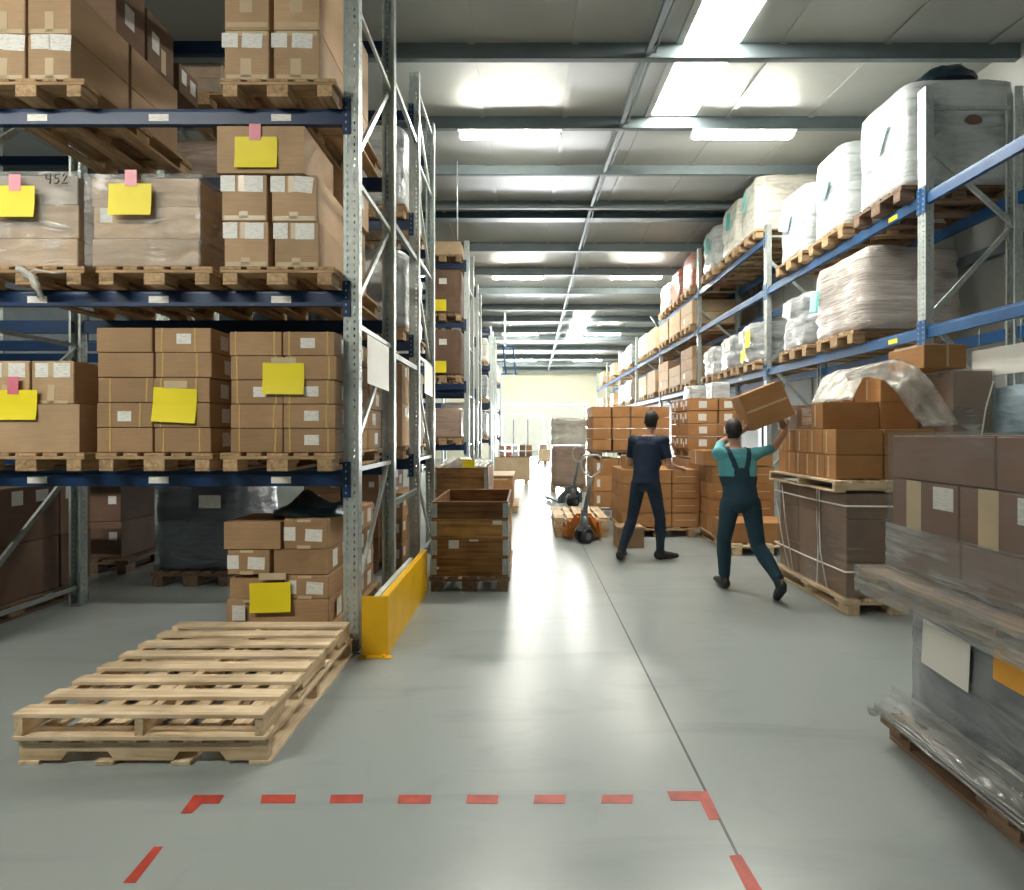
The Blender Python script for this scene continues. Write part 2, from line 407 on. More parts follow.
def grid(xs, ys, zs, desc, cols, look, group, mat='card', featf=None, side=None, full_top=False, jit=0.006, skip=()):
    """boxes between the given planes; only the outer ones that can be seen"""
    nx, ny, nz = len(xs) - 1, len(ys) - 1, len(zs) - 1
    for k in range(nz):
        for j in range(ny):
            for i in range(nx):
                if (i, j, k) in skip: continue
                vis = j == 0 or (side == 'r' and i == nx - 1) or (side == 'l' and i == 0) or full_top
                if not vis: continue
                rowname = 'top row' if k == nz - 1 and nz > 1 else ROW[k]
                parts = [look + ' box', rowname]
                if nx > 1: parts.append(cols[i])
                if ny > 1: parts.append(DEP[j])
                lab = ', '.join(parts) + ', ' + desc
                dx = random.uniform(-jit, jit); dy = random.uniform(-jit, jit) * 0.7
                fs = featf(i, j, k, nx, ny, nz) if featf else ()
                box(xs[i] + dx, xs[i + 1] + dx, ys[j] + dy, ys[j + 1] + dy, zs[k], zs[k + 1] - (.007 if ys[0] > 7 else 0), lab, fs, group, mat, gap=0.0045 + jit)
# ------------------------------------------------------------------ pallets
def euro_pallet(name, label, cat='pallet', w=0.8, d=1.2, h=0.144, wy='pallet_y', wx_='pallet_x', blk='block', fine=True):
    """short side w along X facing -Y, length d along Y"""
    key = ('euro', w, d, h, wy, blk, fine)
    t = 0.022; bh = h - 3 * t
    xs = [-w / 2 + w * a for a in (0.09, 0.5, 0.91)]
    bw = [0.10, 0.145, 0.10]
    if not fine:
        if key not in cache:
            b = MB()
            for i, x in enumerate(xs):
                b.box(x - bw[i] / 2, x + bw[i] / 2, -d / 2, d / 2, 0, t, 0)
                for y in (-d / 2 + .0725, 0, d / 2 - .0725): b.box(x - bw[i] / 2, x + bw[i] / 2, y - .07, y + .07, t, t + bh, 2)
            for y in (-d / 2 + .0725, 0, d / 2 - .0725): b.box(-w / 2, w / 2, y - .0725, y + .0725, t + bh, 2 * t + bh, 1)
            for i in range(5):
                x = -w / 2 + w * (0.08 + 0.21 * i); b.box(x - w * .075, x + w * .075, -d / 2, d / 2, h - t, h, 0)
            cache[key] = b.mesh(name, [wy, wx_, blk])
        return tag(obj(name, cache[key]), label, cat)
    if key not in cache:
        ms = {}
        def mk(n, a, mat):
            b = MB(); b.box(*a); b.bevel(0.003); ms[n] = b.mesh(n, mat)
        mk('deck_wide', (-.0725, .0725, -d / 2, d / 2, h - t, h), wy); mk('deck_slim', (-.05, .05, -d / 2, d / 2, h - t, h), wy)
        mk('cross_board', (-w / 2, w / 2, -.0725, .0725, t + bh, 2 * t + bh), wx_)
        mk('block_wide', (-.0725, .0725, -.0725, .0725, t, t + bh), blk); mk('block_slim', (-.05, .05, -.0725, .0725, t, t + bh), blk)
        mk('run_wide', (-.0725, .0725, -d / 2, d / 2, 0, t), wy); mk('run_slim', (-.05, .05, -d / 2, d / 2, 0, t), wy)
        cache[key] = ms
    ms = cache[key]
    r = thing(name, label, cat)
    for i in range(5):
        x = -w / 2 + .0725 + (w - .145) * i / 4
        obj('deck_board', ms['deck_slim' if i in (1, 3) else 'deck_wide'], r, (x, 0, 0))
    for y in (-d / 2 + .0725, 0, d / 2 - .0725):
        obj('cross_board', ms['cross_board'], r, (0, y, 0))
        for i, x in enumerate(xs): obj('block', ms['block_wide' if i == 1 else 'block_slim'], r, (x, y, 0))
    for i, x in enumerate(xs): obj('bottom_board', ms['run_wide' if i == 1 else 'run_slim'], r, (x, 0, 0))
    return r
PROTO = {}
PZ = lambda z: .0025 if z > 0 else 0
def pallet(label, x, y, z, rz=0.0, kind='std', fine=True, w=0.8, d=1.2, h=0.144, group=None):
    k = (kind, fine, w, d, h)
    mats = {'std': ('pallet_y', 'pallet_x', 'block'), 'old': ('old_y', 'old_x', 'old_y'), 'fresh': ('fresh_y', 'fresh_x', 'fresh_y')}[kind]
    if k not in PROTO:
        o = PROTO[k] = euro_pallet('wooden_pallet', label, 'pallet', w, d, h, mats[0], mats[1], mats[2], fine)
        o.location = (x, y, z + PZ(z)); o.rotation_euler = (0, 0, rz)
        if group: o['group'] = group
        return o
    return dup(PROTO[k], label, (x, y, z + PZ(z)), rz, group)
# ------------------------------------------------------------------ rack parts
def perf(bm, w, H, cols, pitch, hw, hh, M4, t=0.002):
    """a flat plate in XZ (x 0..w, z 0..H) with rows of real holes, placed by M4"""
    xsplit = [0.0]
    for c in cols: xsplit += [c - hw / 2, c + hw / 2]
    xsplit.append(w)
    zs = [0.0]; n = int(H / pitch)
    for i in range(n): zs += [i * pitch + pitch / 2 - hh / 2, i * pitch + pitch / 2 + hh / 2]
    zs.append(H)
    grid_v = [[[bm.verts.new(M4 @ Vector((x, o, z))) for x in xsplit] for z in zs] for o in (0, t)]
    NX, NZ = len(xsplit) - 1, len(zs) - 1
    hole = lambda i, k: i % 2 == 1 and k % 2 == 1
    for k in range(NZ):
        for i in range(NX):
            if hole(i, k):
                for (a, b_) in (((i, k), (i + 1, k)), ((i + 1, k), (i + 1, k + 1)), ((i + 1, k + 1), (i, k + 1)), ((i, k + 1), (i, k))):
                    p, q = grid_v[0][a[1]][a[0]], grid_v[0][b_[1]][b_[0]]; p2, q2 = grid_v[1][a[1]][a[0]], grid_v[1][b_[1]][b_[0]]
                    bm.faces.new((p, q, q2, p2))
                continue
            for o in (0, 1):
                g = grid_v[o]; bm.faces.new((g[k][i], g[k][i + 1], g[k + 1][i + 1], g[k + 1][i]))
def upright_mesh(H, fine=True, w=0.105, dp=0.075):
    """front face at y=0 facing -Y, x -w/2..w/2, flanges going +Y"""
    key = ('upright', H, fine, w)
    if key in cache: return cache[key]
    b = MB()
    if fine:
        perf(b.bm, w, H, [w * .27, w * .73], 0.05, 0.012, 0.020, Matrix.Translation((-w / 2, 0, 0)))
        perf(b.bm, dp, H, [dp * .45], 0.05, 0.010, 0.014, Matrix.Translation((-w / 2, 0.002, 0)) @ Matrix.Rotation(PI / 2, 4, 'Z'))
        perf(b.bm, dp, H, [dp * .45], 0.05, 0.010, 0.014, Matrix.Translation((w / 2 + .002, 0.002, 0)) @ Matrix.Rotation(PI / 2, 4, 'Z'))
        b.box(-w / 2, -w / 2 + .02, dp, dp + .002, 0, H); b.box(w / 2 - .02, w / 2, dp, dp + .002, 0, H)
    else:
        b.box(-w / 2, w / 2, 0, .003, 0, H); b.box(-w / 2, -w / 2 + .003, .003, dp, 0, H); b.box(w / 2 - .003, w / 2, .003, dp, 0, H)
        b.box(-w / 2, -w / 2 + .02, dp, dp + .003, 0, H); b.box(w / 2 - .02, w / 2, dp, dp + .003, 0, H)
    cache[key] = b.mesh('upright', 'galv')
    return cache[key]
def beam_mesh(L, mat='blue', h=0.113):
    key = ('beam', round(L, 3), mat)
    if key in cache: return cache[key]
    b = MB()
    prof = [(0, 0), (0.0, -h), (0.045, -h), (0.045, 0.0), (0.028, 0.0), (0.022, -0.004)]
    prof = [(0.0, -h), (0.045, -h), (0.045, 0.0), (0.012, 0.0), (0.009, -0.022), (0.0, -0.028)]
    vs = [[b.bm.verts.new((x, p[0], p[1])) for p in prof] for x in (0, L)]
    n = len(prof)
    for i in range(n): b.bm.faces.new((vs[0][i], vs[0][(i + 1) % n], vs[1][(i + 1) % n], vs[1][i]))
    b.bm.faces.new(vs[0]); b.bm.faces.new(vs[1][::-1])
    cache[key] = b.mesh('beam', mat)
    return cache[key]
def conn_mesh(mat):
    key = ('conn', mat)
    if key in cache: return cache[key]
    b = MB()
    b.box(-.028, .028, -.006, 0, -.19, .06)
    for k in range(5): b.box(-.007, .003, -.0075, -.006, -.165 + k * .05, -.150 + k * .05, 1)
    cache[key] = b.mesh('beam_connector', [mat, 'slot'])
    return cache[key]
def beam_label_mesh(mat):
    key = ('beamlab', mat)
    if key not in cache:
        b = MB(); b.box(-.07, .07, -.001, 0, -.024, .024); cache[key] = b.mesh('location_label', mat)
    return cache[key]
def foot_mesh():
    if 'foot' not in cache:
        b = MB(); b.box(-.075, .075, -.03, .11, 0, .008); b.box(-.062, .062, -.008, -.002, .008, .09)
        for x in (-.06, .06): b.cyl((x, .09, .014), (0, 0, 1), .012, .014, 6)
        cache['foot'] = b.mesh('foot_plate', 'galv_dark')
    return cache['foot']
def rack(label, frames, Y0, Y1, levels, H, T, fine=True, mirror=False, mat='blue', labels=(), braces=None, zig=None):
    """frames: x of each frame. Built in local coordinates with the beams along X; T is (loc, rz)."""
    r = thing('pallet_rack', label, 'rack', T[0], T[1])
    D = Y1 - Y0
    for fi, fx in enumerate(frames):
        um = upright_mesh(H[fi] if isinstance(H, (list, tuple)) else H, fine)
        Hf = H[fi] if isinstance(H, (list, tuple)) else H
        a = obj('upright', um, r, (fx, Y0, 0)); b_ = obj('upright', um, r, (fx, Y1, 0), PI)
        obj('foot_plate', foot_mesh(), a if False else r, (fx, Y0, 0)); obj('foot_plate', foot_mesh(), r, (fx, Y1, 0), PI)
        hz = [q_ for q_ in (braces or [0.16, 1.28, 2.32, 3.36, 4.62]) if q_ < Hf - .05]
        if zig:
            for i in range(len(zig) - 1):
                ya, yb = (Y0 + .05, Y1 - .05) if i % 2 == 0 else (Y1 - .05, Y0 + .05)
                q = MB(); q.bar((0, ya, zig[i]), (0, yb, zig[i + 1]), .025, .045); obj('brace', q.mesh('brace', 'galv'), r, (fx + (.014 if i % 2 else -.014), 0, 0))
            hz = [.16, zig[-1] + .38]
        for i, z in enumerate(hz):
            q = MB(); q.bar((0, Y0 + .06, z), (0, Y1 - .06, z), .022, .035); obj('brace', q.mesh('brace', 'galv'), r, (fx + .012, 0, 0))
            if i + 1 < len(hz) and not zig:
                za, zb = (z + .09, hz[i + 1] - .03)
                ya, yb = (Y0 + .05, Y1 - .05) if not mirror else (Y1 - .05, Y0 + .05)
                q = MB(); q.bar((0, ya, za), (0, yb, zb), .025, .04); obj('brace', q.mesh('brace', 'galv'), r, (fx - .012, 0, 0))
    cm = conn_mesh(mat)
    for i in range(len(frames) - 1):
        xa, xb = sorted((frames[i], frames[i + 1])); L = xb - xa - .105
        lv = levels[i] if isinstance(levels[0], (list, tuple)) else levels
        for z in lv:
            for s in (0, 1):
                bm_ = obj('beam', beam_mesh(L, mat), r, (xa + .0525, Y0 + .008, z) if s == 0 else (xb - .0525, Y1 - .008, z), 0 if s == 0 else PI)
                obj('beam_connector', cm, bm_, (-.022, -.010, 0)); obj('beam_connector', cm, bm_, (L + .022, -.010, 0))
                if s == 0:
                    for (k, zz, lx, lm) in labels:
                        if k == i and abs(zz - z) < .02: obj('location_label', beam_label_mesh(lm), bm_, (lx - xa - .0525, -.0004, -.068))
    return r
# ------------------------------------------------------------------ wrapped pallet loads
def bale_mesh(w, d, h, seed, mat, layers=0, amp=0.02, rnd=0.06, dome=0.0, lean=0.0):
    b = MB(); bm = b.bm
    b.box(-w / 2, w / 2, -d / 2, d / 2, 0, h)
    bmesh.ops.subdivide_edges(bm, edges=list(bm.edges), cuts=13, use_grid_fill=True)
    for v in bm.verts:
        x, y, z = v.co
        u, q, t = x / w * 2, y / d * 2, z / h
        k = 1 - rnd * (abs(u) ** 6 * abs(q) ** 6) * 1.6 - rnd * max(0, t - 0.82) * 2.2
        x *= k; y *= k
        n1 = noise.noise(Vector((u * 1.6 + seed, q * 1.6, t * 2.4))); n2 = noise.noise(Vector((u * 4 + seed, q * 4 + 3, t * 9)))
        sx = amp * (n1 + 0.7 * n2)
        if layers:
            sx += amp * 0.9 * (abs(math.sin(t * layers * PI + 0.6 * n1)) - 0.6) + amp * 0.8 * noise.noise(Vector((seed, 5, math.floor(t * layers) * 1.7)))
        m = max(abs(u), abs(q))
        if m > 0.6:
            x += (u if abs(u) >= abs(q) else u * .4) * sx; y += (q if abs(q) > abs(u) else q * .4) * sx
        if t > 0.98: z += dome * (1 - min(1, u * u)) * (1 - min(1, q * q)) + amp * n1 * 0.8
        elif t > 0.8: z += 0.0
        v.co = (x + lean * t, y, max(0.0, z))
    me = b.mesh('wrapped_load', mat, True)
    return me
NB = [0]
def bale(label, x0, x1, y0, y1, z0, z1, mat, feats=(), layers=0, amp=0.02, rnd=0.06, dome=0.0, group=None, name='wrapped_load', lean=0.0):
    NB[0] += 1
    w, d, h = x1 - x0 - .02, y1 - y0 - .02, z1 - z0
    o = obj(name, bale_mesh(w, d, h, NB[0] * 3.7, mat, layers, amp, rnd, dome, lean), None, ((x0 + x1) / 2, (y0 + y1) / 2, z0 + .004))
    tag(o, label, 'wrapped load', group)
    stick(o, w, d, h, feats, amp * 1.9 + .004)
    return o
def film_shell(label, x0, x1, y0, y1, z0, z1, mat='film', amp=0.006, top=True, name='stretch_film', off=0.012):
    """clear film wrapped round a load: four sides and (optionally) the top"""
    b = MB(); bm = b.bm
    x0 -= off; x1 += off; y0 -= off; y1 += off; z1 += off
    b.box(x0, x1, y0, y1, z0, z1)
    bmesh.ops.subdivide_edges(bm, edges=list(bm.edges), cuts=11, use_grid_fill=True)
    bm.normal_update()
    dele = [f for f in bm.faces if f.normal.z < -0.9 or (not top and f.normal.z > 0.9)]
    bmesh.ops.delete(bm, geom=dele, context='FACES')
    bm.normal_update()
    for v in bm.verts:
        n = noise.noise(Vector((v.co.x * 7, v.co.y * 7, v.co.z * 16)))
        v.co += v.normal * amp * abs(n)
    me = b.mesh('stretch_film', mat, False)
    c = Vector(((x0 + x1) / 2, (y0 + y1) / 2, z0))
    for v in me.vertices: v.co -= c
    o = obj(name, me, None, c)
    return tag(o, label, 'stretch film')
# ================================================================== THE SETTING
XR, XL, YB, YF, RID = 5.25, -14.0, -7.0, 30.7, 11.1
def zbot(Y): return 5.06 + .08 * Y if Y < RID else 5.93 - .06 * (Y - 11.2)     # underside of the purlins
b = MB(); b.box(XL, XR + 2, YB, YF + 14, -.12, 0); struct('floor', b.mesh('floor', 'concrete'))
b = MB()
for (ya, yb) in ((YB, RID + .2), (RID + .2, YF)):
    za, zb = zbot(ya + (.001 if ya > RID else 0)) + .19, zbot(yb - (.001 if yb < RID + 1 else 0)) + .19
    za = zbot(RID + .3) + .19 + .012 if ya > RID else za
    p = [(XL, ya, za), (XR, ya, za), (XR, yb, zb), (XL, yb, zb)]
    lo = [b.bm.verts.new(q) for q in p]; hi = [b.bm.verts.new((q[0], q[1], q[2] + .06)) for q in p]
    b.bm.faces.new(lo); b.bm.faces.new(hi[::-1])
    for i in range(4): b.bm.faces.new((lo[i], lo[(i + 1) % 4], hi[(i + 1) % 4], hi[i]))
    x = -.585 - 1.105 * 12
    while x < XR:                                                     # proud seams between the roof panels
        if x > XL:
            for dx in (0,):
                q = [(x - .035, ya, za - .018), (x + .035, ya, za - .018), (x + .035, yb, zb - .018), (x - .035, yb, zb - .018)]
                a = [b.bm.verts.new(k) for k in q]; c = [b.bm.verts.new((k[0], k[1], k[2] + .03)) for k in q]
                b.bm.faces.new(a)
                for i in range(4): b.bm.faces.new((a[i], a[(i + 1) % 4], c[(i + 1) % 4], c[i]))
        x += 1.105
struct('ceiling', b.mesh('ceiling', 'ceiling_panel'))
PUR = [-5.2, -3.6, -2.05, -.45, 1.1, 2.65, 4.2, 5.73, 7.27, 8.84, 10.5, 12.8, 14.4, 16.0, 17.7, 19.1, 20.7, 22.0, 23.9, 25.9, 27.5, 29.1]
for Y in PUR:
    z = zbot(Y); b = MB()
    b.box(XL, XR, Y, Y + .006, z, z + .19); b.box(XL, XR, Y, Y + .07, z, z + .006); b.box(XL, XR, Y - .06, Y, z + .184, z + .19)
    b.box(XL, XR, Y + .064, Y + .07, z + .006, z + .02)
    struct('ceiling_beam', b.mesh('ceiling_beam', 'beam_paint'))
b = MB(); z = 5.95
b.box(XL, XR, 11.18, 11.20, z, z + .28); b.box(XL, XR, 11.08, 11.30, z - .012, z); b.box(XL, XR, 11.08, 11.30, z + .28 - .1, z + .19)
struct('ridge_beam', b.mesh('ridge_beam', 'girder_paint'))
# the tie that runs lengthwise under the purlins
for i in range(len(PUR) - 1):
    if PUR[i] < -3: continue
    a, c = PUR[i] + .02, PUR[i + 1] + .02
    za, zc = zbot(a) + (.10 if i % 2 else .04), zbot(c) + .04
    b = MB(); b.bar((1.31 - .004 * a, a + .06, za), (1.31 - .004 * c, c - .03, zc), .05, .05); b.bar((1.39 - .004 * a, a + .06, za + .02), (1.39 - .004 * c, c - .03, zc + .02), .02, .02)
    struct('ceiling_beam_tie', b.mesh('tie', 'beam_paint'))
b = MB()                                                               # right wall: panels with seams
b.box(XR, XR + .12, YB, YF, 0, 6.2)
y = YB + .4
while y < YF: b.box(XR - .012, XR, y, y + .09, 0, 4.95); y += 1.1
struct('wall_right', b.mesh('wall_right', 'wall_paint'))
b = MB(); b.box(XR - .09, XR - .013, YB, YF, 3.50, 3.62); struct('trim_1', b.mesh('trim', 'grey_metal'))
b = MB(); b.box(XR - .10, XR - .013, YB, YF, 4.92, 4.98); b.box(XR - .16, XR - .10, YB, YF, 4.88, 5.02); struct('trim_2', b.mesh('trim', 'white_metal'))
for i, y in enumerate((-1.2, 4.0, 11.8, 18.5, 25.1)):
    b = MB(); b.box(XR - .30, XR - .10, y - .07, y + .07, 4.98, 5.30)
    b.bar((XR - .2, y, 4.3), (XR - .95, y, zbot(y) + .02), .07, .07); b.box(XR - .14, XR - .012, y - .09, y + .09, 0, 4.9)
    struct('wall_column', b.mesh('wall_column', 'grey_metal'))
b = MB(); b.box(XL - .12, XL, YB, YF, 0, 6.2); struct('wall_left', b.mesh('wall_left', 'beam_paint'))
b = MB(); b.box(XL, XR, YB - .12, YB, 0, 6.2); struct('wall_back', b.mesh('wall_back', 'beam_paint'))
DX0, DX1, DZ = -1.75, 3.55, 3.27                                      # far wall with the open dock door
b = MB(); b.box(XL, DX0, YF, YF + .2, 0, 6); b.box(DX1, XR, YF, YF + .2, 0, 6); b.box(DX0, DX1, YF, YF + .2, DZ, 6)
struct('wall_far', b.mesh('wall_far', 'wall_cream'))
b = MB(); b.box(DX0, DX1, YF + .05, YF + .25, DZ - .14, DZ); b.box(DX0, DX0 + .1, YF - .03, YF + .25, 0, DZ - .14); b.box(DX1 - .1, DX1, YF - .03, YF + .25, 0, DZ - .14)
b.box(DX0 + .9, DX0 + 2.6, YF + .26, YF + .30, 2.62, 2.68); b.box(1.02, 1.10, YF + .1, YF + .2, 0, 2.5); b.box(.1, 1.1, YF + .1, YF + .2, 2.42, 2.5)
struct('door_1', b.mesh('door', 'white_metal'))
# skylight strip in the roof over the aisle
for i, (ya, yb) in enumerate(((4.30, 5.71), (5.83, 7.22), (17.85, 19.05), (19.22, 20.65), (20.82, 21.95))):
    b = MB()
    za, zb = zbot(ya) + .155, zbot(yb) + .155
    b.bm.faces.new([b.bm.verts.new(p) for p in ((1.68, ya, za), (2.26, ya, za), (2.26, yb, zb), (1.68, yb, zb))])
    bmesh.ops.solidify(b.bm, geom=list(b.bm.faces), thickness=.012)
    struct('window_%d' % (i + 1), b.mesh('window', 'skylight'))
# ------------------------------------------------------------------ fluorescent ceiling lights
def light_proto():
    r = thing('ceiling_light', 'fluorescent ceiling light', 'ceiling light')
    b = MB(); b.box(-.70, .70, -.105, .105, .002, .022); b.box(-.70, .70, -.03, .03, .03, .075); obj('light_housing', b.mesh('light_housing', 'white_metal'), r)
    b = MB(); b.box(-.66, .66, -.05, .05, -.045, 0); obj('light_tube', b.mesh('light_tube', 'tube'), r)
    for s in (-1, 1):
        b = MB(); b.box(s * .68 - .018, s * .68 + .02, -.05, .05, -.04, 0); obj('end_cap', b.mesh('end_cap', 'white_metal'), r)
    return r
lp = None
rows = [(.25, 'row behind the camera side'), (7.36, 'first row under the roof beam'), (14.5, 'second row beyond the ridge beam'), (20.8, 'third row down the aisle'), (26.0, 'last row before the far door')]
for Y, rn in rows:
    for X, cn in ((-6.9, 'over the far racks'), (-5.45, 'added between two over the pallet racks'), (-3.95 if Y < 1 else -3.4, 'over the pallet racks'), (-.22, 'over the aisle beside the racks'), (2.95, 'over the wall rack'),):  # middle lamp of the front row is added to brighten the box fronts
        if (Y > 15 and X < -4) or (Y < 1 and X > -3) or (Y > 1 and X < -4) or (5 < Y < 10 and X < -3): continue
        lab = 'glowing fluorescent ceiling light %s, %s' % (cn, rn)
        loc = (X, Y, zbot(Y - .1) - .03)
        if lp is None: lp = light_proto(); lp.location = loc; lp['label'] = lab; lp['group'] = 'fluorescent ceiling lights'
        else: dup(lp, lab, loc, 0, 'fluorescent ceiling lights')
        for q in (C.objects,): pass
b = MB(); b.tube([(wx(457, 8.7), 8.7, wz(125, 8.7)), (wx(457.5, 8.7), 8.7, wz(240, 8.7))], .012, 6)
tag(obj('hanging_cable', b.mesh('hanging_cable', 'galv')), 'thin grey cable hanging from the ceiling beam beside the first double rack', 'cable')
hb = thing('hanging_bracket', 'pale grey metal frame hanging from the roof far along the aisle', 'bracket', (wx(505, 18), 18, 0))
b = MB(); b.bar((0, 0, wz(346, 18)), (0, 0, zbot(18) + .01), .07, .07); obj('drop_pipe', b.mesh('drop_pipe', 'galv'), hb)
b = MB()
for dx in (0, .32): b.tube([(dx - .06, 0, wz(346, 18)), (dx + .05, -.5, wz(374, 17.5))], .03, 6)
b.tube([(-.1, 0, wz(347, 18)), (.3, 0, wz(347, 18))], .03, 6); b.tube([(-.1, -.5, wz(374, 17.5)), (.42, -.5, wz(374, 17.5))], .03, 6)
obj('lower_frame', b.mesh('lower_frame', 'blue_light'), hb)

# ================================================================== LEFT RACKS (rows across the picture)
FX = -1.232; BAY = 2.80
FR = [FX, FX - BAY, FX - 2 * BAY]
LV = [1.28, 2.552, 3.835, 5.06]
def lx(px, Y=3.79): return wx(px, Y)
lab = []
for px in (35, 157, 280):
    for z in LV[:3]: lab.append((0, z, lx(px), 'label' if z > 2 else 'white_paper'))
H_RACK = 5.52
rack('blue and galvanised pallet rack whose bays face the camera, beside the yellow guard', FR[::-1], 3.80, 4.90, LV, H_RACK, ((0, 0, 0), 0), True, False, 'blue', [(1, z, x, m) for (_, z, x, m) in lab])
RB2 = rack('second pallet rack standing back to back behind the one facing the camera', FR[::-1], 5.94, 7.00, [1.25, 2.56, 3.90, 5.10], 5.52, ((0, 0, 0), 0), True, True, braces=[.16, 1.24, 2.40, 3.52, 4.60, 5.40])
for k, (ya, yb, lab_) in enumerate(((11.2, 12.27, 'third pallet rack row across the cross aisle, with yellow sheets on its cartons'), (13.3, 14.37, 'fourth pallet rack row backing onto the third row'), (18.6, 19.65, 'fifth pallet rack row far down the aisle behind the hanging bracket'), (20.7, 21.75, 'sixth pallet rack row beside the stack of brown cardboard'), (26.0, 27.05, 'last pallet rack row before the far doorway'))):
    rack(lab_, [FX - BAY, FX], ya, yb, LV if ya < 25 else LV[:3], H_RACK if ya < 13 else 5.2 if ya < 25 else 4.75, ((0, 0, 0), 0), False, bool(k % 2))
# spacers between the two back-to-back rows
for z in (.9, 2.25, 3.45, 4.75):
    b = MB(); b.bar((FX + .02, 4.93, z), (FX + .02, 5.935, z), .035, .05); obj('spacer_bar', b.mesh('spacer_bar', 'galv_dark'), RB2)
# white papers hung on the rack ends
for (pa, pb, pya, pyb, h, nm) in ((3.98, 4.60, 2.27, 2.27, .36, 'white paper sheet hung on the end frame of the rack facing the camera'), (6.22, 6.75, 2.36, 2.36, .36, 'white paper sheet hung on the end frame of the second rack')):
    b = MB(); xx = FX + .062
    b.poly([(xx, pa, pya - h), (xx, pb, pyb - h * 1.04), (xx, pb, pyb), (xx, pa, pya)], .002, (1, 0, 0))
    tag(obj('hung_sheet', b.mesh('hung_sheet', 'white_paper')), nm, 'paper sheet', 'white sheets on the rack ends')
# ---- pallets of the facing bay
Y0 = 3.68; Y1 = Y0 + 1.2
PXc = [(lx(-34), 'first'), (wx(152, Y0), 'middle'), (wx(280, Y0), 'last')]
SH = dict(zip(LV, ('lowest shelf', 'second shelf', 'top shelf')))
PH = .124
px3 = {'a': wx(25.5, Y0), 'b': wx(154, Y0), 'c': -1.695}
PL = {'a': 'inner pallet', 'b': 'middle pallet', 'c': 'pallet by the rack post'}
for z in LV[:3]:
    for k in 'abc':
        if z > 3 and k == 'b': continue
        pallet('wooden pallet carrying boxes on the %s, %s' % (SH[z], {'a': 'farthest from the rack end', 'b': 'in the middle of the bay', 'c': 'next to the rack end post'}[k]), px3[k], Y0 + .6, z, 0, 'std', True, h=PH, w=.80 if k != 'c' else .785)
def X(px): return wx(px, Y0)
def Z(py): return wz(py, Y0)
zt = [z + PH + .0025 for z in LV]
# lowest shelf, middle + last pallet: two columns of five strapped cartons
def five(xs, zbase, desc, lookf, group, ymap):
    h = (ymap[1] - ymap[0]) / 5
    ysn = [Y0 + .015 + .395 * i for i in range(4)]
    for k in range(5):
        for i in range(2):
            for j in range(3):
                if j > 0 and i == 0: continue
                dx = random.uniform(-.008, .008)
                fs = []
                if j == 0: fs = lookf(i, k)
                if i == 1 and j != 1: fs = fs + [('L', 'r', .5 + .1 * math.sin(k * 3 + j), .5, .10, .10)]
                elif i == 1: fs = fs + [('L', 'r', .45, .55, .09, .10)]
                nm = 'strapped' if any(f[0] == 'S' for f in fs) else 'plain'
                labl = '%s cardboard box, %s, %s%s, %s' % (nm, ['bottom row', 'second row', 'third row', 'fourth row', 'top row'][k], ['inner column', 'aisle-side column'][i], '' if j == 0 else (', second deep' if j == 1 else ', third deep'), desc)
                box(xs[i] + dx, xs[i + 1] + dx, ysn[j] + (random.uniform(0, .012) if j == 0 else 0), ysn[j + 1], ymap[0] + k * h, ymap[0] + (k + 1) * h, labl, fs, group, 'card', gap=.005)
SA = [('S', 'f', .12, .5, .012, .165, .02), ('S', 'f', .86, .5, .012, .165, -.01)]
def lookB(i, k):
    f = []
    if i == 0:
        if k in (2, 1): f += [('S', 'f', .22 if k == 2 else .24, .5, .010, .165, 0), ('S', 'f', .88 if k == 2 else .78, .5, .010, .165, .03)]
        if k == 0: f += [('S', 'f', .24, .5, .010, .165, 0)]
        if k == 1: f += [('L', 'f', .5, .45, .095, .07)]
    else:
        f += [('S', 'f', .13 + .03 * (k == 0), .5, .010, .165, .02), ('S', 'f', .80 - .02 * k, .5, .011, .165, -.01)]
        if k == 4: f += [('L', 'f', .52, .55, .10, .07)]
        if k == 2: f += [('Y', 'f', .38, -.12, .30, .235, .05), ('C', 'f', .40, .72, .16, .05)]
    return f
def lookC(i, k):
    f = [('S', 'f', .12 + .05 * (k < 2 and i == 0), .5, .011, .165, 0), ('S', 'f', .86 - .03 * (k == 1), .5, .011, .165, .05 if k < 2 and i == 0 else 0)]
    if i == 1:
        if k in (4, 1, 0, 2): f += [('L', 'f', .48 if k > 2 else .54, .52, .10, .07)]
        if k == 3: f += [('Y', 'f', -.02, .04, .285, .215, .01), ('C', 'f', -.02, .80, .17, .04)]
    elif k == 2: f += [('L', 'f', .55, .5, .09, .07)]
    return f
five([X(94), X(151.5), X(209.5)], zt[0], 'middle pallet of the lowest shelf', lookB, 'strapped boxes on the lowest shelf', (zt[0], Z(327)))
five([X(227.5), X(281.5), X(335)], zt[0], 'lowest-shelf pallet by the post', lookC, 'strapped boxes on the lowest shelf', (zt[0], Z(331)))
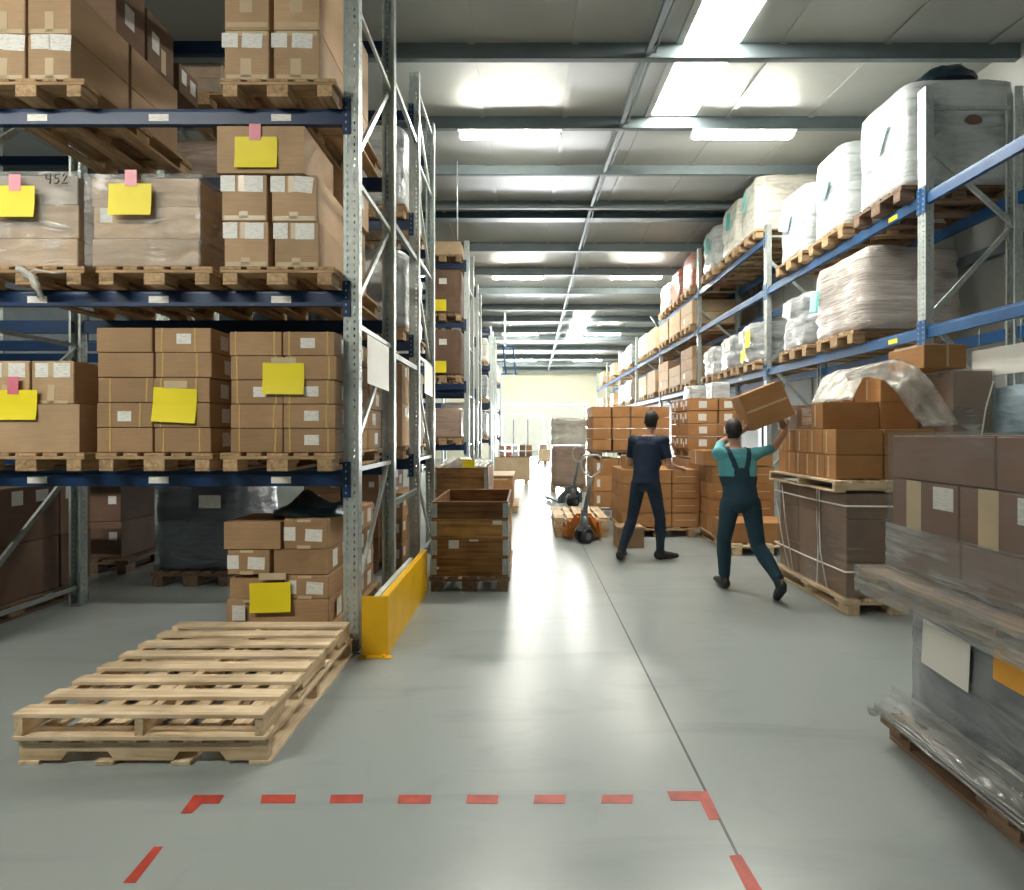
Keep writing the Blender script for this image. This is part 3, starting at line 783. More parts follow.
# lowest shelf, first pallet: one big carton with two smaller ones on it
y2 = Y0 + .02
box(X(-52), X(77), y2, y2 + 1.1, zt[0], Z(404), 'large wide cardboard box on the lowest shelf, under two smaller boxes', [('Y', 'f', .50, .98, .30, .205, .0), ('P', 'f', .485, 1.38, .075, .12), ('L', 'r', .25, .78, .16, .13)], None, 'card_tan', puff=.006)
for i, (a, c) in enumerate(((-22, 24), (25.5, 69))):
    box(X(a), X(c), y2 + .02, y2 + .5, Z(404), Z(360), 'medium cardboard box on the large wide one, lowest shelf, %s' % ['partly behind the pink tape', 'next to the strapped boxes'][i], [('L', 'f', .24, .78, .09, .10), ('L', 'f', .72, .78, .115, .10), ('T', 'f', .48, .80, .05, .10), ('T', 'f', .46, .22, .05, .13, .06), ('T', 'f', .5, .04, .21, .022)], None, 'card_tan')
    box(X(a), X(c), y2 + .52, y2 + 1.0, Z(404), Z(362), 'medium cardboard box standing second deep on the large one, lowest shelf, %s' % ['inner one', 'outer one'][i], [], None, 'card_tan')
# second shelf, first and middle pallets: three broad film-wrapped layers
for (pa, pb, nm, rows_, hand) in ((-44, 75, 'inner pallet', (0, 237.5, 203, 173.5), True), (89, 197, 'middle pallet', (0, 237.5, 205, 176), False)):
    for k in range(3):
        o = (.0, .006, -.012)[k]
        fs = []
        if k == 2: fs = [('Y', 'f', .525 if hand else .42, -.02 if hand else .12, .29, .215, 0), ('P', 'f', .54 if hand else .43, .62 if hand else .86, .08, .11)]
        if k == 1 and not hand: fs = [('L', 'f', .12, .72, .085, .10)]
        bx = box(X(pa) + o, X(pb) + o, y2 + abs(o), y2 + 1.12, Z(rows_[k]) if k else zt[1], Z(rows_[k + 1]), 'broad film-wrapped cardboard box, %s, on the %s of the second shelf' % (['bottom layer', 'middle layer', 'top layer'][k], nm), fs, 'film-wrapped broad boxes', 'card_grey' if hand and k == 2 else 'card_tan', off0=.056 if k == 2 else 0)
        if hand and k == 2:                                           # handwritten number on the carton
            b = MB(); S = lambda pts: b.tube([(p[0] * .66, -.0, p[1] * .7) for p in pts], .0042, 5)
            S([(0, .10), (.005, .055), (.045, .05)]); S([(.05, .105), (.048, .04), (.04, .005)])
            S([(.145, .10), (.10, .10), (.095, .06), (.125, .062), (.135, .035), (.115, .01), (.085, .012)])
            S([(.175, .08), (.195, .105), (.215, .085), (.19, .04), (.165, .012), (.225, .014)])
            w_, d_ = abs(X(pb) - X(pa)) - .006, 1.12 - abs(o) - .006
            obj('handwritten_number', b.mesh('handwritten_number', 'ink'), bx, (X(48) - bx.location.x, -d_ / 2 - .052, .115))
    fsh = film_shell('clear stretch film round the %s of the second shelf' % ('inner broad boxes' if hand else 'middle broad boxes'), X(pa) - .016, X(pb) + .010, y2 - .008, y2 + 1.14, zt[1] + .006, Z(rows_[3]) - .0, 'film', .010)
    if hand: FS0 = fsh
b = MB()                                                               # loose tail of film hanging over the beam
pts = [(X(24), Y0 - .02, zt[1] - .01), (X(29), Y0 - .05, zt[1] - .035), (X(36), Y0 - .06, zt[1] - .07), (X(43), Y0 - .07, zt[1] - .10), (X(47), Y0 - .075, zt[1] - .15), (X(49), Y0 - .07, zt[1] - .24)]
for k in range(5):
    rr = random.Random(k)
    b.tube([(p[0] + rr.uniform(-.02, .02), p[1] + rr.uniform(-.012, .012), p[2] + rr.uniform(-.015, .015)) for p in pts], [.014, .022, .016, .020, .013, .006], 6)
b.tube([pts[2], (X(44), Y0 - .06, zt[1] - .04), (X(60), Y0 - .05, zt[1] - .06), (X(72), Y0 - .05, zt[1] - .05)], [.012, .01, .008, .006], 6)
ft_ = obj('film_tail', b.mesh('film_tail', 'film_drape'), FS0); ft_.location = -FS0.location; ft_['label'] = 'loose twisted tail of film hanging over the beam'
# second shelf, last pallet
def duo(px, row, zr, nm, tape=True, deep=True):
    for i, (a, c) in enumerate(px):
        f = [('L', 'f', .13, .80, .10, .11), ('L', 'f', .68 if row != 'second row' else .70, .79, .13, .11, .12 if (i == 1 and row == 'second row') else 0)]
        f += [('T', 'f', .45, .80, .055, .11), ('T', 'f', .5, .07, .28, .03), ('T', 'f', .48, .13, .06, .05)]
        box(X(a), X(c), y2 + .01 * i, y2 + (.55 if i == 0 else 1.13), zr[0], zr[1], 'square-fronted cardboard box, %s, %s, on the second shelf by the post' % (row, ['inner one', 'outer long one'][i]), f[:2] + [g_ for g_ in f[2:]], 'square-fronted boxes on the second shelf', 'card_tan', gap=.006)
duo(((221.5, 267.5), (271.5, 318)), 'bottom row', (zt[1], Z(220)), '')
duo(((219, 266), (268.5, 316)), 'second row', (Z(220), Z(172.5)), '')
box(X(215.5), X(304), y2 - .01, y2 + .55, Z(172.5), Z(125), 'wide cardboard box with a yellow sheet, topmost of the second shelf by the post', [('Y', 'f', .45, .43, .29, .215, 0), ('P', 'f', .44, .86, .08, .11)], None, 'card_tan', puff=.004)
box(X(270), X(320), y2 + .62, y2 + 1.13, Z(172.5), Z(128), 'cardboard box behind the topmost wide box, second shelf by the post', [('L', 'r', .6, .7, .12, .12)], None, 'card_tan')
# top shelf, first pallet and last pallet: tall taped cartons two by two
TP = [('L', 'f', .30, .84, .13, .10), ('L', 'f', .75, .82, .15, .11, .06), ('T', 'f', .5, .26, .06, .14), ('T', 'f', .5, .06, .26, .03), ('T', 'f', .5, .94, .26, .03)]
TP2 = [('L', 'f', .12, .80, .11, .10), ('L', 'f', .62, .79, .14, .10, .05), ('T', 'f', .48, .24, .075, .13), ('T', 'f', .5, .06, .28, .032), ('T', 'f', .5, .94, .28, .032)]
for tier, (za, zb) in enumerate(((zt[2], Z(32)), (Z(32), Z(32) + .33))):
    for (a, c, who) in ((-23, 22.3, 'inner one'), (24, 68.5, 'outer one')):
        box(X(a), X(c), y2, y2 + .55, za, zb, 'tan taped box, %s, %s, on the inner top-shelf pallet' % (['lower tier', 'upper tier'][tier], who), TP if tier == 0 else TP[2:], 'tan taped boxes on the top shelf', 'card_tan', gap=.004)
        if c > 50: box(X(a), X(c), y2 + .57, y2 + 1.14, za, zb, 'tan taped box, %s, second deep, on the inner top-shelf pallet' % ['lower tier', 'upper tier'][tier], (), 'tan taped boxes on the top shelf', 'card_tan')
    for i, (a, c, who) in enumerate(((222, 268, 'inner one'), (271.5, 319, 'outer one'))):
        box(X(a), X(c), y2, y2 + .55, za, Z(28) if tier == 0 else 4.93, 'tan taped box, %s, %s, on the top-shelf pallet by the post' % (['lower tier', 'upper tier'][tier], who), TP2 if tier == 0 else [('T', 'f', .48, .37, .085, .22), ('T', 'f', .5, .06, .28, .032)], 'tan taped boxes on the top shelf', 'card_tan', gap=.004) if tier == 0 else box(X(a), X(c), y2, y2 + .55, Z(28), 4.93, 'tan taped box, upper tier, %s, on the top-shelf pallet by the post' % who, [('T', 'f', .48, .37, .085, .22), ('T', 'f', .5, .06, .28, .032)], 'tan taped boxes on the top shelf', 'card_tan', gap=.004)
        if i: box(X(a), X(c), y2 + .57, y2 + 1.14, za if tier == 0 else Z(28), Z(28) if tier == 0 else 4.93, 'tan taped box, %s, second deep, on the top-shelf pallet by the post' % ['lower tier', 'upper tier'][tier], [('L', 'r', .4, .6, .14, .16)], 'tan taped boxes on the top shelf', 'card_tan')
# third tier set back on the first top-shelf pallet, shade put into the colour
xx = X(70)
zz = Z(32) + .33
box(xx - .30, xx - .02, 4.12, 4.44, zz, zz + .5, 'shade-darkened box with white labels on the third tier, inner top-shelf pallet', [('L', 'r', .45, .42, .10, .16)], None, 'card_dark')
box(xx - .30, xx - .02, 4.46, 4.80, zz, zz + .45, 'shade-darkened box with one label behind it on the third tier, inner top-shelf pallet', [('L', 'r', .3, .5, .09, .15), ('T', 'r', .6, .3, .06, .2)], None, 'card_dark')
box(xx - .26, xx + .0, 4.84, 5.12, zz, zz + .26, 'small shade-darkened box with two labels at the back of the third tier', [('L', 'r', .25, .62, .07, .12), ('L', 'r', .72, .55, .08, .12)], None, 'card_dark')
# ---- ground level of the facing bay
pallet('wooden pallet on the floor under the boxes beside the rack end post', wx(284, 4.0), 4.56, 0, 0, 'std', True, h=.12)
GY = 3.98
gx = lambda px: wx(px, GY); gz = lambda py: wz(py, GY)
L2 = [('L', 'f', .13, .5, .085, .10), ('L', 'f', .68, .45, .125, .09, .05), ('T', 'f', .45, .93, .10, .02), ('T', 'f', .45, .06, .10, .025)]
gb = 'ground pallet beside the end post'
box(gx(226), gx(329), GY, GY + .58, .121, gz(599.5), 'long cardboard box, lowest on the ' + gb, [('L', 'f', .13, .5, .095, .11), ('T', 'f', .24, .95, .10, .02), ('Y', 'f', .44, 1.10, .30, .215, -.03), ('C', 'f', .46, 1.90, .20, .05, -.02), ('L', 'r', .3, .5, .10, .13), ('L', 'r', .72, .55, .10, .13)], None, 'card', off0=.016)
box(gx(228), gx(283), GY, GY + .45, gz(599.5), gz(578.5), 'sagging open-topped box behind the yellow sheet, ' + gb, [], None, 'card', puff=.014, gap=.010, flap=False)
box(gx(284.5), gx(329), GY, GY + .45, gz(599.5), gz(575.5), 'labelled box beside the sagging one, second row, ' + gb, L2, None, 'card')
box(gx(227), gx(270), GY, GY + .45, gz(575), gz(550), 'labelled box, third row, inner side, ' + gb, L2, None, 'card')
box(gx(272), gx(329), GY, GY + .5, gz(575), gz(549.5), 'bulging plain box, third row, ' + gb, [('L', 'r', .3, .5, .10, .13), ('L', 'r', .75, .6, .10, .13)], None, 'card', puff=.014, gap=.010)
box(gx(223), gx(281.5), GY - .01, GY + .45, gz(549.5), gz(522), 'plain tilted box, top row, inner side, ' + gb, [], None, 'card', puff=.004, gap=.008)
box(gx(283.5), gx(328), GY, GY + .45, gz(549.5), gz(519), 'labelled box, top row by the post, ' + gb, L2, None, 'card')
for k, (za, zb) in enumerate(((.121, gz(599.5)), (gz(599.5), gz(575)), (gz(575), gz(549.5)), (gz(549.5), gz(521)))):
    box(gx(284), gx(331), GY + .60, GY + 1.12, za, zb, 'labelled box second deep, %s, %s' % (['bottom row', 'second row', 'third row', 'top row'][k], gb), [('L', 'r', .28, .5, .11, .12), ('L', 'r', .72, .5, .11, .12)], None, 'card')
# black plastic bag on top
b = MB(); bmesh.ops.create_icosphere(b.bm, subdivisions=4, radius=1)
for v in b.bm.verts:
    n = noise.noise(v.co * 2.0); n2 = 1 - abs(noise.noise(v.co * 4.5 + Vector((3, 1, 2)))) * 2; p = v.co.copy()
    z = max(0, p.z); lump = .045 + .10 * math.exp(-((p.x + .25) / .35) ** 2) + .03 * math.exp(-((p.x - .6) / .25) ** 2)
    v.co = Vector((p.x * .335 * (1 + .10 * n), p.y * .22 * (1 + .15 * n), z ** .7 * lump * (1 + .35 * n2 + .3 * n)))
tag(obj('plastic_bag', b.mesh('plastic_bag', 'bag', True), None, (gx(303), GY + .26, gz(519) + .003)), 'crumpled black plastic bag lying on the boxes beside the end post', 'bag')
# ---- dim goods in the neighbouring bay and in the rack behind
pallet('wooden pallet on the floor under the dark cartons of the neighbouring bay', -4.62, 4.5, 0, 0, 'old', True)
grid([-5.4, -4.82, -4.22], [3.72, 4.3, 4.9, 5.25], [.146, .62, 1.09], 'dim neighbouring bay', ['inner column', 'outer column'], 'large shade-darkened brown', 'large boxes in the dim neighbouring bay', 'card_dark', lambda i, j, k, *a: [('L', 'r', .3, .8, .10, .12), ('L', 'r', .7, .8, .12, .10)] if i == 1 and k == 1 else (), 'r')  # shade of the bay put into the dark carton colour
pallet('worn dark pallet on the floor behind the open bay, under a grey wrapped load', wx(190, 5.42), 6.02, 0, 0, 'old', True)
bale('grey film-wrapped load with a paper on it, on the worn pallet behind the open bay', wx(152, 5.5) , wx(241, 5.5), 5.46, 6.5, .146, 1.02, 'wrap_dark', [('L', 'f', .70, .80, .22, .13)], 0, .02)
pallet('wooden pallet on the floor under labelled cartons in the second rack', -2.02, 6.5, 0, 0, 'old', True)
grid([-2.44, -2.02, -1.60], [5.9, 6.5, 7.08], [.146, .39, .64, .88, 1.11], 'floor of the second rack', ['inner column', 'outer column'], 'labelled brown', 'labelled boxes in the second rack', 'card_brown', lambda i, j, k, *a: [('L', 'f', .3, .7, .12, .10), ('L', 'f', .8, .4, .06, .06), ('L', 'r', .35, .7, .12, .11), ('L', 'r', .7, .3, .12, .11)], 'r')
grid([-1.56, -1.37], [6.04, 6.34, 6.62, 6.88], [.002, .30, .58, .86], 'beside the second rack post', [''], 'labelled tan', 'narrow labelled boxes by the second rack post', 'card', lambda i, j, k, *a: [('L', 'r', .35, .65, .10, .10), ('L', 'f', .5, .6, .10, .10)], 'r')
grid([-4.98, -4.5], [6.0, 6.6], [.146, .55, .95, 1.12], 'dim pallet between the two inner posts', [''], 'shade-darkened brown', None, 'card_dark', lambda i, j, k, *a: [('L', 'f', .8, .6, .09, .09)])  # these cartons too have the shade in their colour
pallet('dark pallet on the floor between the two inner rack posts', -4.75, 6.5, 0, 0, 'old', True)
# second rack, shelves
pallet('wooden pallet on the lowest shelf of the second rack, under two tall cartons', -1.72, 6.5, 1.25, 0, 'std', True)
grid([-2.1, -1.72, -1.33], [5.86, 6.45, 7.05], [1.396, 1.86, 2.30], 'lowest shelf of the second rack', ['inner column', 'outer column'], 'tall tan', 'tall boxes in the second rack', 'card_tan', lambda i, j, k, *a: [('T', 'r', .5, .8, .05, .15), ('L', 'r', .3, .8, .10, .10)], 'r')
for zz_, mt, nm, tp in ((2.56, 'wrap_grey', 'second', 3.55), (3.90, 'wrap_white', 'third', 4.90)):
    pallet('wooden pallet on the %s shelf of the second rack, by its end post' % nm, -1.72, 6.5, zz_, 0, 'std', True)
    bale('%s film-wrapped load on the %s shelf of the second rack' % ({'wrap_grey': 'grey', 'wrap_white': 'white'}[mt], nm), -2.1, -1.32, 5.88, 7.06, zz_ + .146, tp, mt, [], 3, .012)
pallet('wooden pallet on the topmost shelf of the second rack', -3.5, 6.45, 5.10, 0, 'std', True)
bx = [wx(169, 5.87), wx(222, 5.87)]
grid([bx[0], bx[1]], [5.87, 6.6], [5.246, 5.40, 5.56], 'topmost shelf of the second rack', [''], 'film-wrapped tan', None, 'card_tan')
film_shell('clear film round the flat boxes on the topmost shelf of the second rack', bx[0], bx[1], 5.87, 6.6, 5.247, 5.56, 'film', .008)
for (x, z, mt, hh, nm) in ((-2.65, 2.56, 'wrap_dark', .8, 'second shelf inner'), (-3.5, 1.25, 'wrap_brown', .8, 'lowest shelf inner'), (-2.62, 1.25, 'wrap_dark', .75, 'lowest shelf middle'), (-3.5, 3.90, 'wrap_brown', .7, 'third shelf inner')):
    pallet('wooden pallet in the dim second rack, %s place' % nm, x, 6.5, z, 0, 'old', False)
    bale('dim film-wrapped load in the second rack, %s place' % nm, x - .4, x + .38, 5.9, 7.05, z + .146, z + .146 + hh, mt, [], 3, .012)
# ---- third row and beyond: end-of-row loads
for (z, h, kind) in ((1.28, .62, 'dark'), (2.57, .95, 'yel'), (3.84, .92, 'yel'), (5.06, .28, 'tan')):
    nm = {1.28: 'lowest', 2.57: 'second', 3.84: 'third', 5.06: 'topmost'}[z]
    pallet('wooden pallet on the %s shelf of the third rack row' % nm, -1.72, 11.7, z, 0, 'std', True)
    if kind == 'tan':
        box(-2.12, -1.34, 11.15, 12.2, z + .146, z + .146 + h, 'flat orange-tan carton on the topmost shelf of the third rack row', [], None, 'card_pale')
    else:
        bale({'dark': 'dark stack of film-wrapped cardboard sheets on the lowest shelf of the third rack row', 'yel': 'brown film-wrapped load with a yellow sheet, %s shelf of the third rack row' % nm}[kind], -2.12, -1.33, 11.12, 12.25, z + .146, z + .146 + h, 'wrap_brown' if kind == 'dark' else 'card_dark', [] if kind == 'dark' else [('Y', 'f', .43, .18, .28, .24), ('L', 'f', .52, .72, .16, .12)], 6 if kind == 'dark' else 2, .012)
    pallet('wooden pallet on the %s shelf of the fourth rack row' % nm, -1.72, 13.9, z, 0, 'std', False)
    if z < 5: bale('pale wrapped load on the %s shelf of the fourth rack row' % nm, -2.12, -1.33, 13.3, 14.35, z + .146, z + .146 + .85, 'wrap_white' if z > 3 else 'wrap_cream', [], 3, .015)
for Yr, rn in ((18.6, 'fifth'), (20.75, 'sixth'), (26.1, 'last')):
    for z, nm in ((1.28, 'lowest'), (2.57, 'second'), (3.84, 'third')):
        pallet('wooden pallet on the %s shelf of the %s rack row' % (nm, rn), -1.72, Yr + .5, z, 0, 'std', False)
        bale('%s wrapped load on the %s shelf of the %s rack row' % (random.Random(int(Yr * z)).choice(['white', 'pale']), nm, rn), -2.12, -1.33, Yr - .05, Yr + 1.0, z + .146, z + .146 + .8, 'wrap_grey' if z < 3 else 'wrap_cream', [], 3, .015)
# ------------------------------------------------------------------ yellow guard rail at the rack end
g = thing('rack_guard', 'bright yellow steel guard rail protecting the rack end', 'guard rail', (0, 0, 0))
xo, xi = -.955, -1.135
b = MB(); b.box(xi, xo, 3.730, 3.736, 0, .415); b.box(xi, xi + .006, 3.736, 3.80, .02, .40); b.bevel(.002); obj('end_plate', b.mesh('end_plate', 'yellow_paint'), g)
b = MB(); b.box(xo - .006, xo, 3.737, 5.22, 0, .415); b.box(xo - .05, xo - .006, 3.737, 5.22, .409, .415); b.bevel(.002); obj('side_plate', b.mesh('side_plate', 'yellow_paint'), g)
b = MB(); b.box(xi - .01, xo + .035, 3.69, 3.728, 0, .008); b.cyl((xi + .03, 3.71, .014), (0, 0, 1), .012, .014, 6); b.cyl((xo - .02, 3.71, .014), (0, 0, 1), .012, .014, 6); obj('base_flange', b.mesh('base_flange', 'yellow_paint'), g)
b = MB(); b.box(xi + .01, xi + .05, 3.86, 5.2, .30, .34); obj('inner_rail', b.mesh('inner_rail', 'white_metal'), g)
# ------------------------------------------------------------------ pallet with stacked wooden collars
def collar(label, x0, x1, y0, y1, z, h, mat, extra=()):
    r = thing('pallet_collar', label, 'pallet collar', ((x0 + x1) / 2, (y0 + y1) / 2, z))
    w, d, t = x1 - x0, y1 - y0, .022
    def bd(n, *a):
        b = MB(); b.box(*a); b.bevel(.003); return obj(n, b.mesh(n, mat), r)
    fb = bd('front_board', -w / 2, w / 2, -d / 2, -d / 2 + t, 0, h - .004); bd('rear_board', -w / 2, w / 2, d / 2 - t, d / 2, 0, h - .004)
    bd('side_board', -w / 2, -w / 2 + t, -d / 2 + t + .001, d / 2 - t - .001, 0, h - .004); bd('side_board', w / 2 - t, w / 2, -d / 2 + t + .001, d / 2 - t - .001, 0, h - .004)
    for sx in (-1, 1):
        b = MB(); xw = sx * w / 2
        b.box(min(xw, xw - sx * .055), max(xw, xw - sx * .055), -d / 2 - .004, -d / 2 - .0005, .015, h - .02)
        b.box(min(xw + sx * .0005, xw + sx * .004), max(xw + sx * .0005, xw + sx * .004), -d / 2, -d / 2 + .08, .015, h - .02)
        for k in range(4): b.cyl((xw - sx * (.015 if k % 2 else .04), -d / 2 - .005, .035 + (h - .08) * k / 3), (0, 1, 0), .005, .004, 6)
        b.tube([(xw, -d / 2 - .004, .01), (xw, -d / 2 - .004, h - .015)], .007, 6)
        obj('corner_hinge', b.mesh('corner_hinge', 'galv'), r)
    stick(fb, w, 0.001, h, ()) if False else None
    for (k, u, v, fw, fh) in extra:
        q = obj(FEAT[k][0], sheet_mesh(FEAT[k][0], fw, fh, FEAT[k][1]), r, ((u - .5) * w, -d / 2 - .001, v * h))
    return r
cx0, cx1, cy0, cy1 = -.925, -.175, 5.26, 6.42
pallet('wooden pallet under the four stacked brown collars', -.55, 5.84, 0, 0, 'old', True, w=.79)
zc = [.146, .336, .52, .70, .875]
for k in range(4):
    collar('weathered wooden pallet collar, %s of the stack beside the guard rail' % ['lowest', 'second from below', 'golden third', 'dark topmost'][k], cx0 + .004 * (k % 2), cx1 + .004 * (k % 2), cy0, cy1, zc[k], zc[k + 1] - zc[k], ['crate_brown', 'crate_brown', 'crate_gold', 'crate_dark'][k], [[('L', .07, .42, .05, .02)], [('L', .29, .65, .10, .08), ('W', .55, .86, .09, .02)], [('W', .86, .82, .09, .04)], []][k])
pallet('pallet under the second collar box behind the stack of collars', -.86, 7.72, 0, 0, 'old', True)
for k, (za, zb) in enumerate(((.146, .45), (.45, .77), (.77, 1.08))):
    collar('brown pallet collar of the filled box behind, %s' % ['bottom one', 'middle one', 'top one with steel hinge'][k], -1.24, -.50, 7.16, 8.28, za, zb - za, 'crate_brown')
b = MB(); b.box(-1.2, -.54, 7.2, 8.24, 1.0, 1.05)
bmesh.ops.subdivide_edges(b.bm, edges=list(b.bm.edges), cuts=12, use_grid_fill=True)
for v in b.bm.verts:
    if v.co.z > 1.04: v.co.z += .07 + .14 * abs(noise.noise(Vector((v.co.x * 5, v.co.y * 4, 1)))) - .05 * (abs(v.co.x + .87) / .33)
tag(obj('film_heap', b.mesh('film_heap', 'film_drape', True)), 'heap of crumpled white film lying in the second collar box', 'film')
b = MB(); b.poly([(0, 0, 0), (.16, 0, 0), (.16, 0, .11), (0, 0, .11)], .003, (0, 1, 0)); b.poly([(0.02, .004, 0), (.14, .004, 0), (.14, .05, 0), (.02, .05, 0)], .002, (0, 0, 1))
tag(obj('yellow_card', b.mesh('yellow_card', 'yellow_paper'), None, (-.84, 7.158, 1.079)), 'yellow card standing on the rim of the second collar box', 'card')
pallet('pallet under the low pale crate beyond the collar boxes', -.54, 10.9, 0, 0, 'std', True)
box(-.86, -.25, 10.3, 11.4, .146, .70, 'low tan crate with a pale lid beyond the collar boxes', [('T', 'f', .5, .9, .4, .03)], None, 'card_orange')
b = MB(); b.box(-.88, -.23, 10.28, 11.42, .702, .725); b.bevel(.004); tag(obj('crate_lid', b.mesh('crate_lid', 'card_pale')), 'pale flat lid lying on the low tan crate', 'lid')
b = MB(); b.poly([(0, 0, 0), (.12, 0, 0), (.12, 0, .16), (0, 0, .16)], .003, (0, 1, 0)); b.box(.0, .12, .003, .03, 0, .003)
tag(obj('yellow_card', b.mesh('yellow_card', 'yellow_paper'), None, (-.84, 10.4, .726)), 'small yellow card standing on the pale crate lid', 'card')
# cardboard bin far down the aisle
cb = thing('cardboard_bin', 'large open tan cardboard bin far down the aisle, filled with packets', 'bin', (-.40, 16.7, 0))
b = MB(); W_, D_, H_ = 1.06, .9, .78
for a in ((-W_ / 2, W_ / 2, -D_ / 2, -D_ / 2 + .012, .12, H_), (-W_ / 2, W_ / 2, D_ / 2 - .012, D_ / 2, .12, H_), (-W_ / 2, -W_ / 2 + .012, -D_ / 2 + .012, D_ / 2 - .012, .12, H_), (W_ / 2 - .012, W_ / 2, -D_ / 2 + .012, D_ / 2 - .012, .12, H_), (-W_ / 2, W_ / 2, -D_ / 2, D_ / 2, .10, .12)): b.box(*a)
obj('bin_walls', b.mesh('bin_walls', 'card_pale'), cb)
b = MB(); b.box(-W_ / 2 + .1, -W_ / 2 + .55, -D_ / 2 - .003, -D_ / 2, .28, .36); obj('hand_hole', b.mesh('hand_hole', 'card_dark'), cb)
b = MB()
for x in (-.4, 0, .4): b.box(x - .06, x + .06, -D_ / 2, D_ / 2, 0, .10)
obj('bin_foot', b.mesh('bin_foot', 'pallet_y'), cb)
for i in range(10):
    rr = random.Random(i + 40); x = -.82 + (i % 5) * .205; k = i // 5
    bale('%s wrapped packet, %s, heaped in the cardboard bin' % (['shiny brown', 'reddish', 'pale', 'dark', 'dull brown'][i % 5], ['lower layer', 'upper layer'][k]), x, x + .19, 16.35, 16.95, .80 + k * .19, .955 + k * .19 + rr.uniform(-.005, .02), ['wrap_brown', 'wrap_red', 'wrap_white', 'card_dark', 'card_brown'][i % 5], [], 0, .008, name='packet')
b = MB(); b.box(-.92, .12, 16.3, 17.0, .785, .798); tag(obj('packet_tray', b.mesh('packet_tray', 'card_dark')), 'dark tray under the packets on the cardboard bin', 'tray')
for x in (-.4, .06):
    b = MB(); b.tube([(x, 17.36, 0), (x, 17.36, 1.95)], .022, 6); b.box(x - .1, x + .1, 17.26, 17.46, 0, .02)
    tag(obj('thin_post', b.mesh('thin_post', 'galv_dark')), 'thin steel post standing behind the cardboard bin, %s' % ('inner one' if x < 0 else 'beside the bright doorway'), 'post')
pallet('pallet outside the bright far doorway under a small load', .95, 26.6, 0, 0, 'old', False)
box(.62, 1.28, 26.1, 27.0, .146, .72, 'small tan carton load near the bright far doorway', [], None, 'card_pale')
bale('little brown bundle on the carton near the far doorway', .62, 1.05, 26.1, 26.9, .722, .95, 'wrap_brown', [], 0, .01)
# ------------------------------------------------------------------ foreground pallets (stringer type, eight top boards)
def stringer_pallet(label, w, d, h, n_top, n_bot, loc, rz, mats, notch=True):
    """stringers run along local Y (length d), boards along X (w)"""
    r = thing('wooden_pallet', label, 'pallet', loc, rz, 'empty pallets on the floor')
    t = .019
    for i, x in enumerate((-w / 2 + .022, 0, w / 2 - .022)):
        b = MB(); z0, z1 = t, h - t; zn = z0 + (z1 - z0) * .50
        prof = [(-d / 2, z0)]
        for c in (-d * .225, d * .225) if notch else ():
            q = .125; prof += [(c - q, z0), (c - q + .03, zn), (c + q - .03, zn), (c + q, z0)]
        prof += [(d / 2, z0), (d / 2, z1), (-d / 2, z1)]
        b.poly([(x - .019, y, z) for (y, z) in prof], .038, (1, 0, 0)); obj('stringer', b.mesh('stringer', mats[1]), r)
    rr = random.Random(int(loc[2] * 100) + 3)
    for (n, za, zb, tg) in ((n_top, h - t, h, 'top_board'), (n_bot, 0, t, 'bottom_board')):
        for i in range(n):
            y = -d / 2 + .045 + (d - .09) * i / (n - 1)
            if tg == 'bottom_board' and n > 3 and abs(abs(y) - d * .225) < .09 and False: continue
            b = MB(); bw = .043 if tg == 'top_board' else .045
            b.box(-w / 2 - rr.uniform(0, .006), w / 2 + rr.uniform(0, .006), y - bw - (.006 if i in (0, n - 1) else 0), y + bw, za, zb); b.bevel(.002)
            m_ = b.mesh(tg, mats[0]); o = obj(tg, m_, r, (0, 0, 0)); o.rotation_euler = (0, rr.uniform(-.002, .002), rr.uniform(-.004, .004))
    return r
fxc, fyc = (-2.363 - 1.204) / 2, (2.51 + 3.74) / 2
stringer_pallet('empty pale pallet lying upside under the other one, notches facing the camera', 1.22, 1.16, .121, 8, 4, (fxc, fyc, 0), PI / 2, ('fresh_x', 'fresh_y'))
stringer_pallet('empty pale pallet with eight deck boards, upper of the two on the floor', 1.16, 1.22, .121, 8, 4, (fxc - .012, fyc - .012, .122), 0, ('fresh_x', 'fresh_y'))
# ------------------------------------------------------------------ red floor tape
def tape(pts, label):
    b = MB(); b.poly([(p[0], p[1], .0004) for p in pts], .0012, (0, 0, 1))
    tag(obj('floor_tape', b.mesh('floor_tape', 'red_tape')), label, 'floor tape', 'red floor tape marks')
def fp(px, py): Y = fy(py); return (wx(px, Y), Y)
ORD = ['first', 'second', 'third', 'fourth', 'fifth', 'sixth']
for i, (a, c) in enumerate(((260.5, 296), (329.5, 363.5), (397.5, 431.5), (466, 498.5), (533.5, 566), (601, 633))):
    d_ = random.uniform(-.6, .6)
    tape([fp(a, 803.5), fp(c - 1, 803.5 + d_), fp(c, 795 + d_ * .5), fp(a + 1.5, 795)], 'short red tape dash on the floor, %s from the pallet side of the row' % ORD[i])
tape([fp(180.5, 813.5), fp(192, 813.5), fp(202, 803.8), fp(219, 803.8), fp(224, 795.2), fp(194, 795.2)], 'red L-shaped corner tape on the floor in front of the pallets')
tape([fp(667, 791.5), fp(707.5, 791.5), fp(721, 819.5), fp(709, 820), fp(700, 801), fp(671, 800.5)], 'red L-shaped corner tape on the floor beside the long joint')
tape([fp(123, 883), fp(135.5, 883), fp(163, 847), fp(154, 847)], 'slanting red tape strip leading towards the camera below the pallets')
tape([fp(729, 856), fp(741, 855), fp(768, 900), fp(751, 900)], 'slanting red tape strip leading towards the camera along the floor joint')
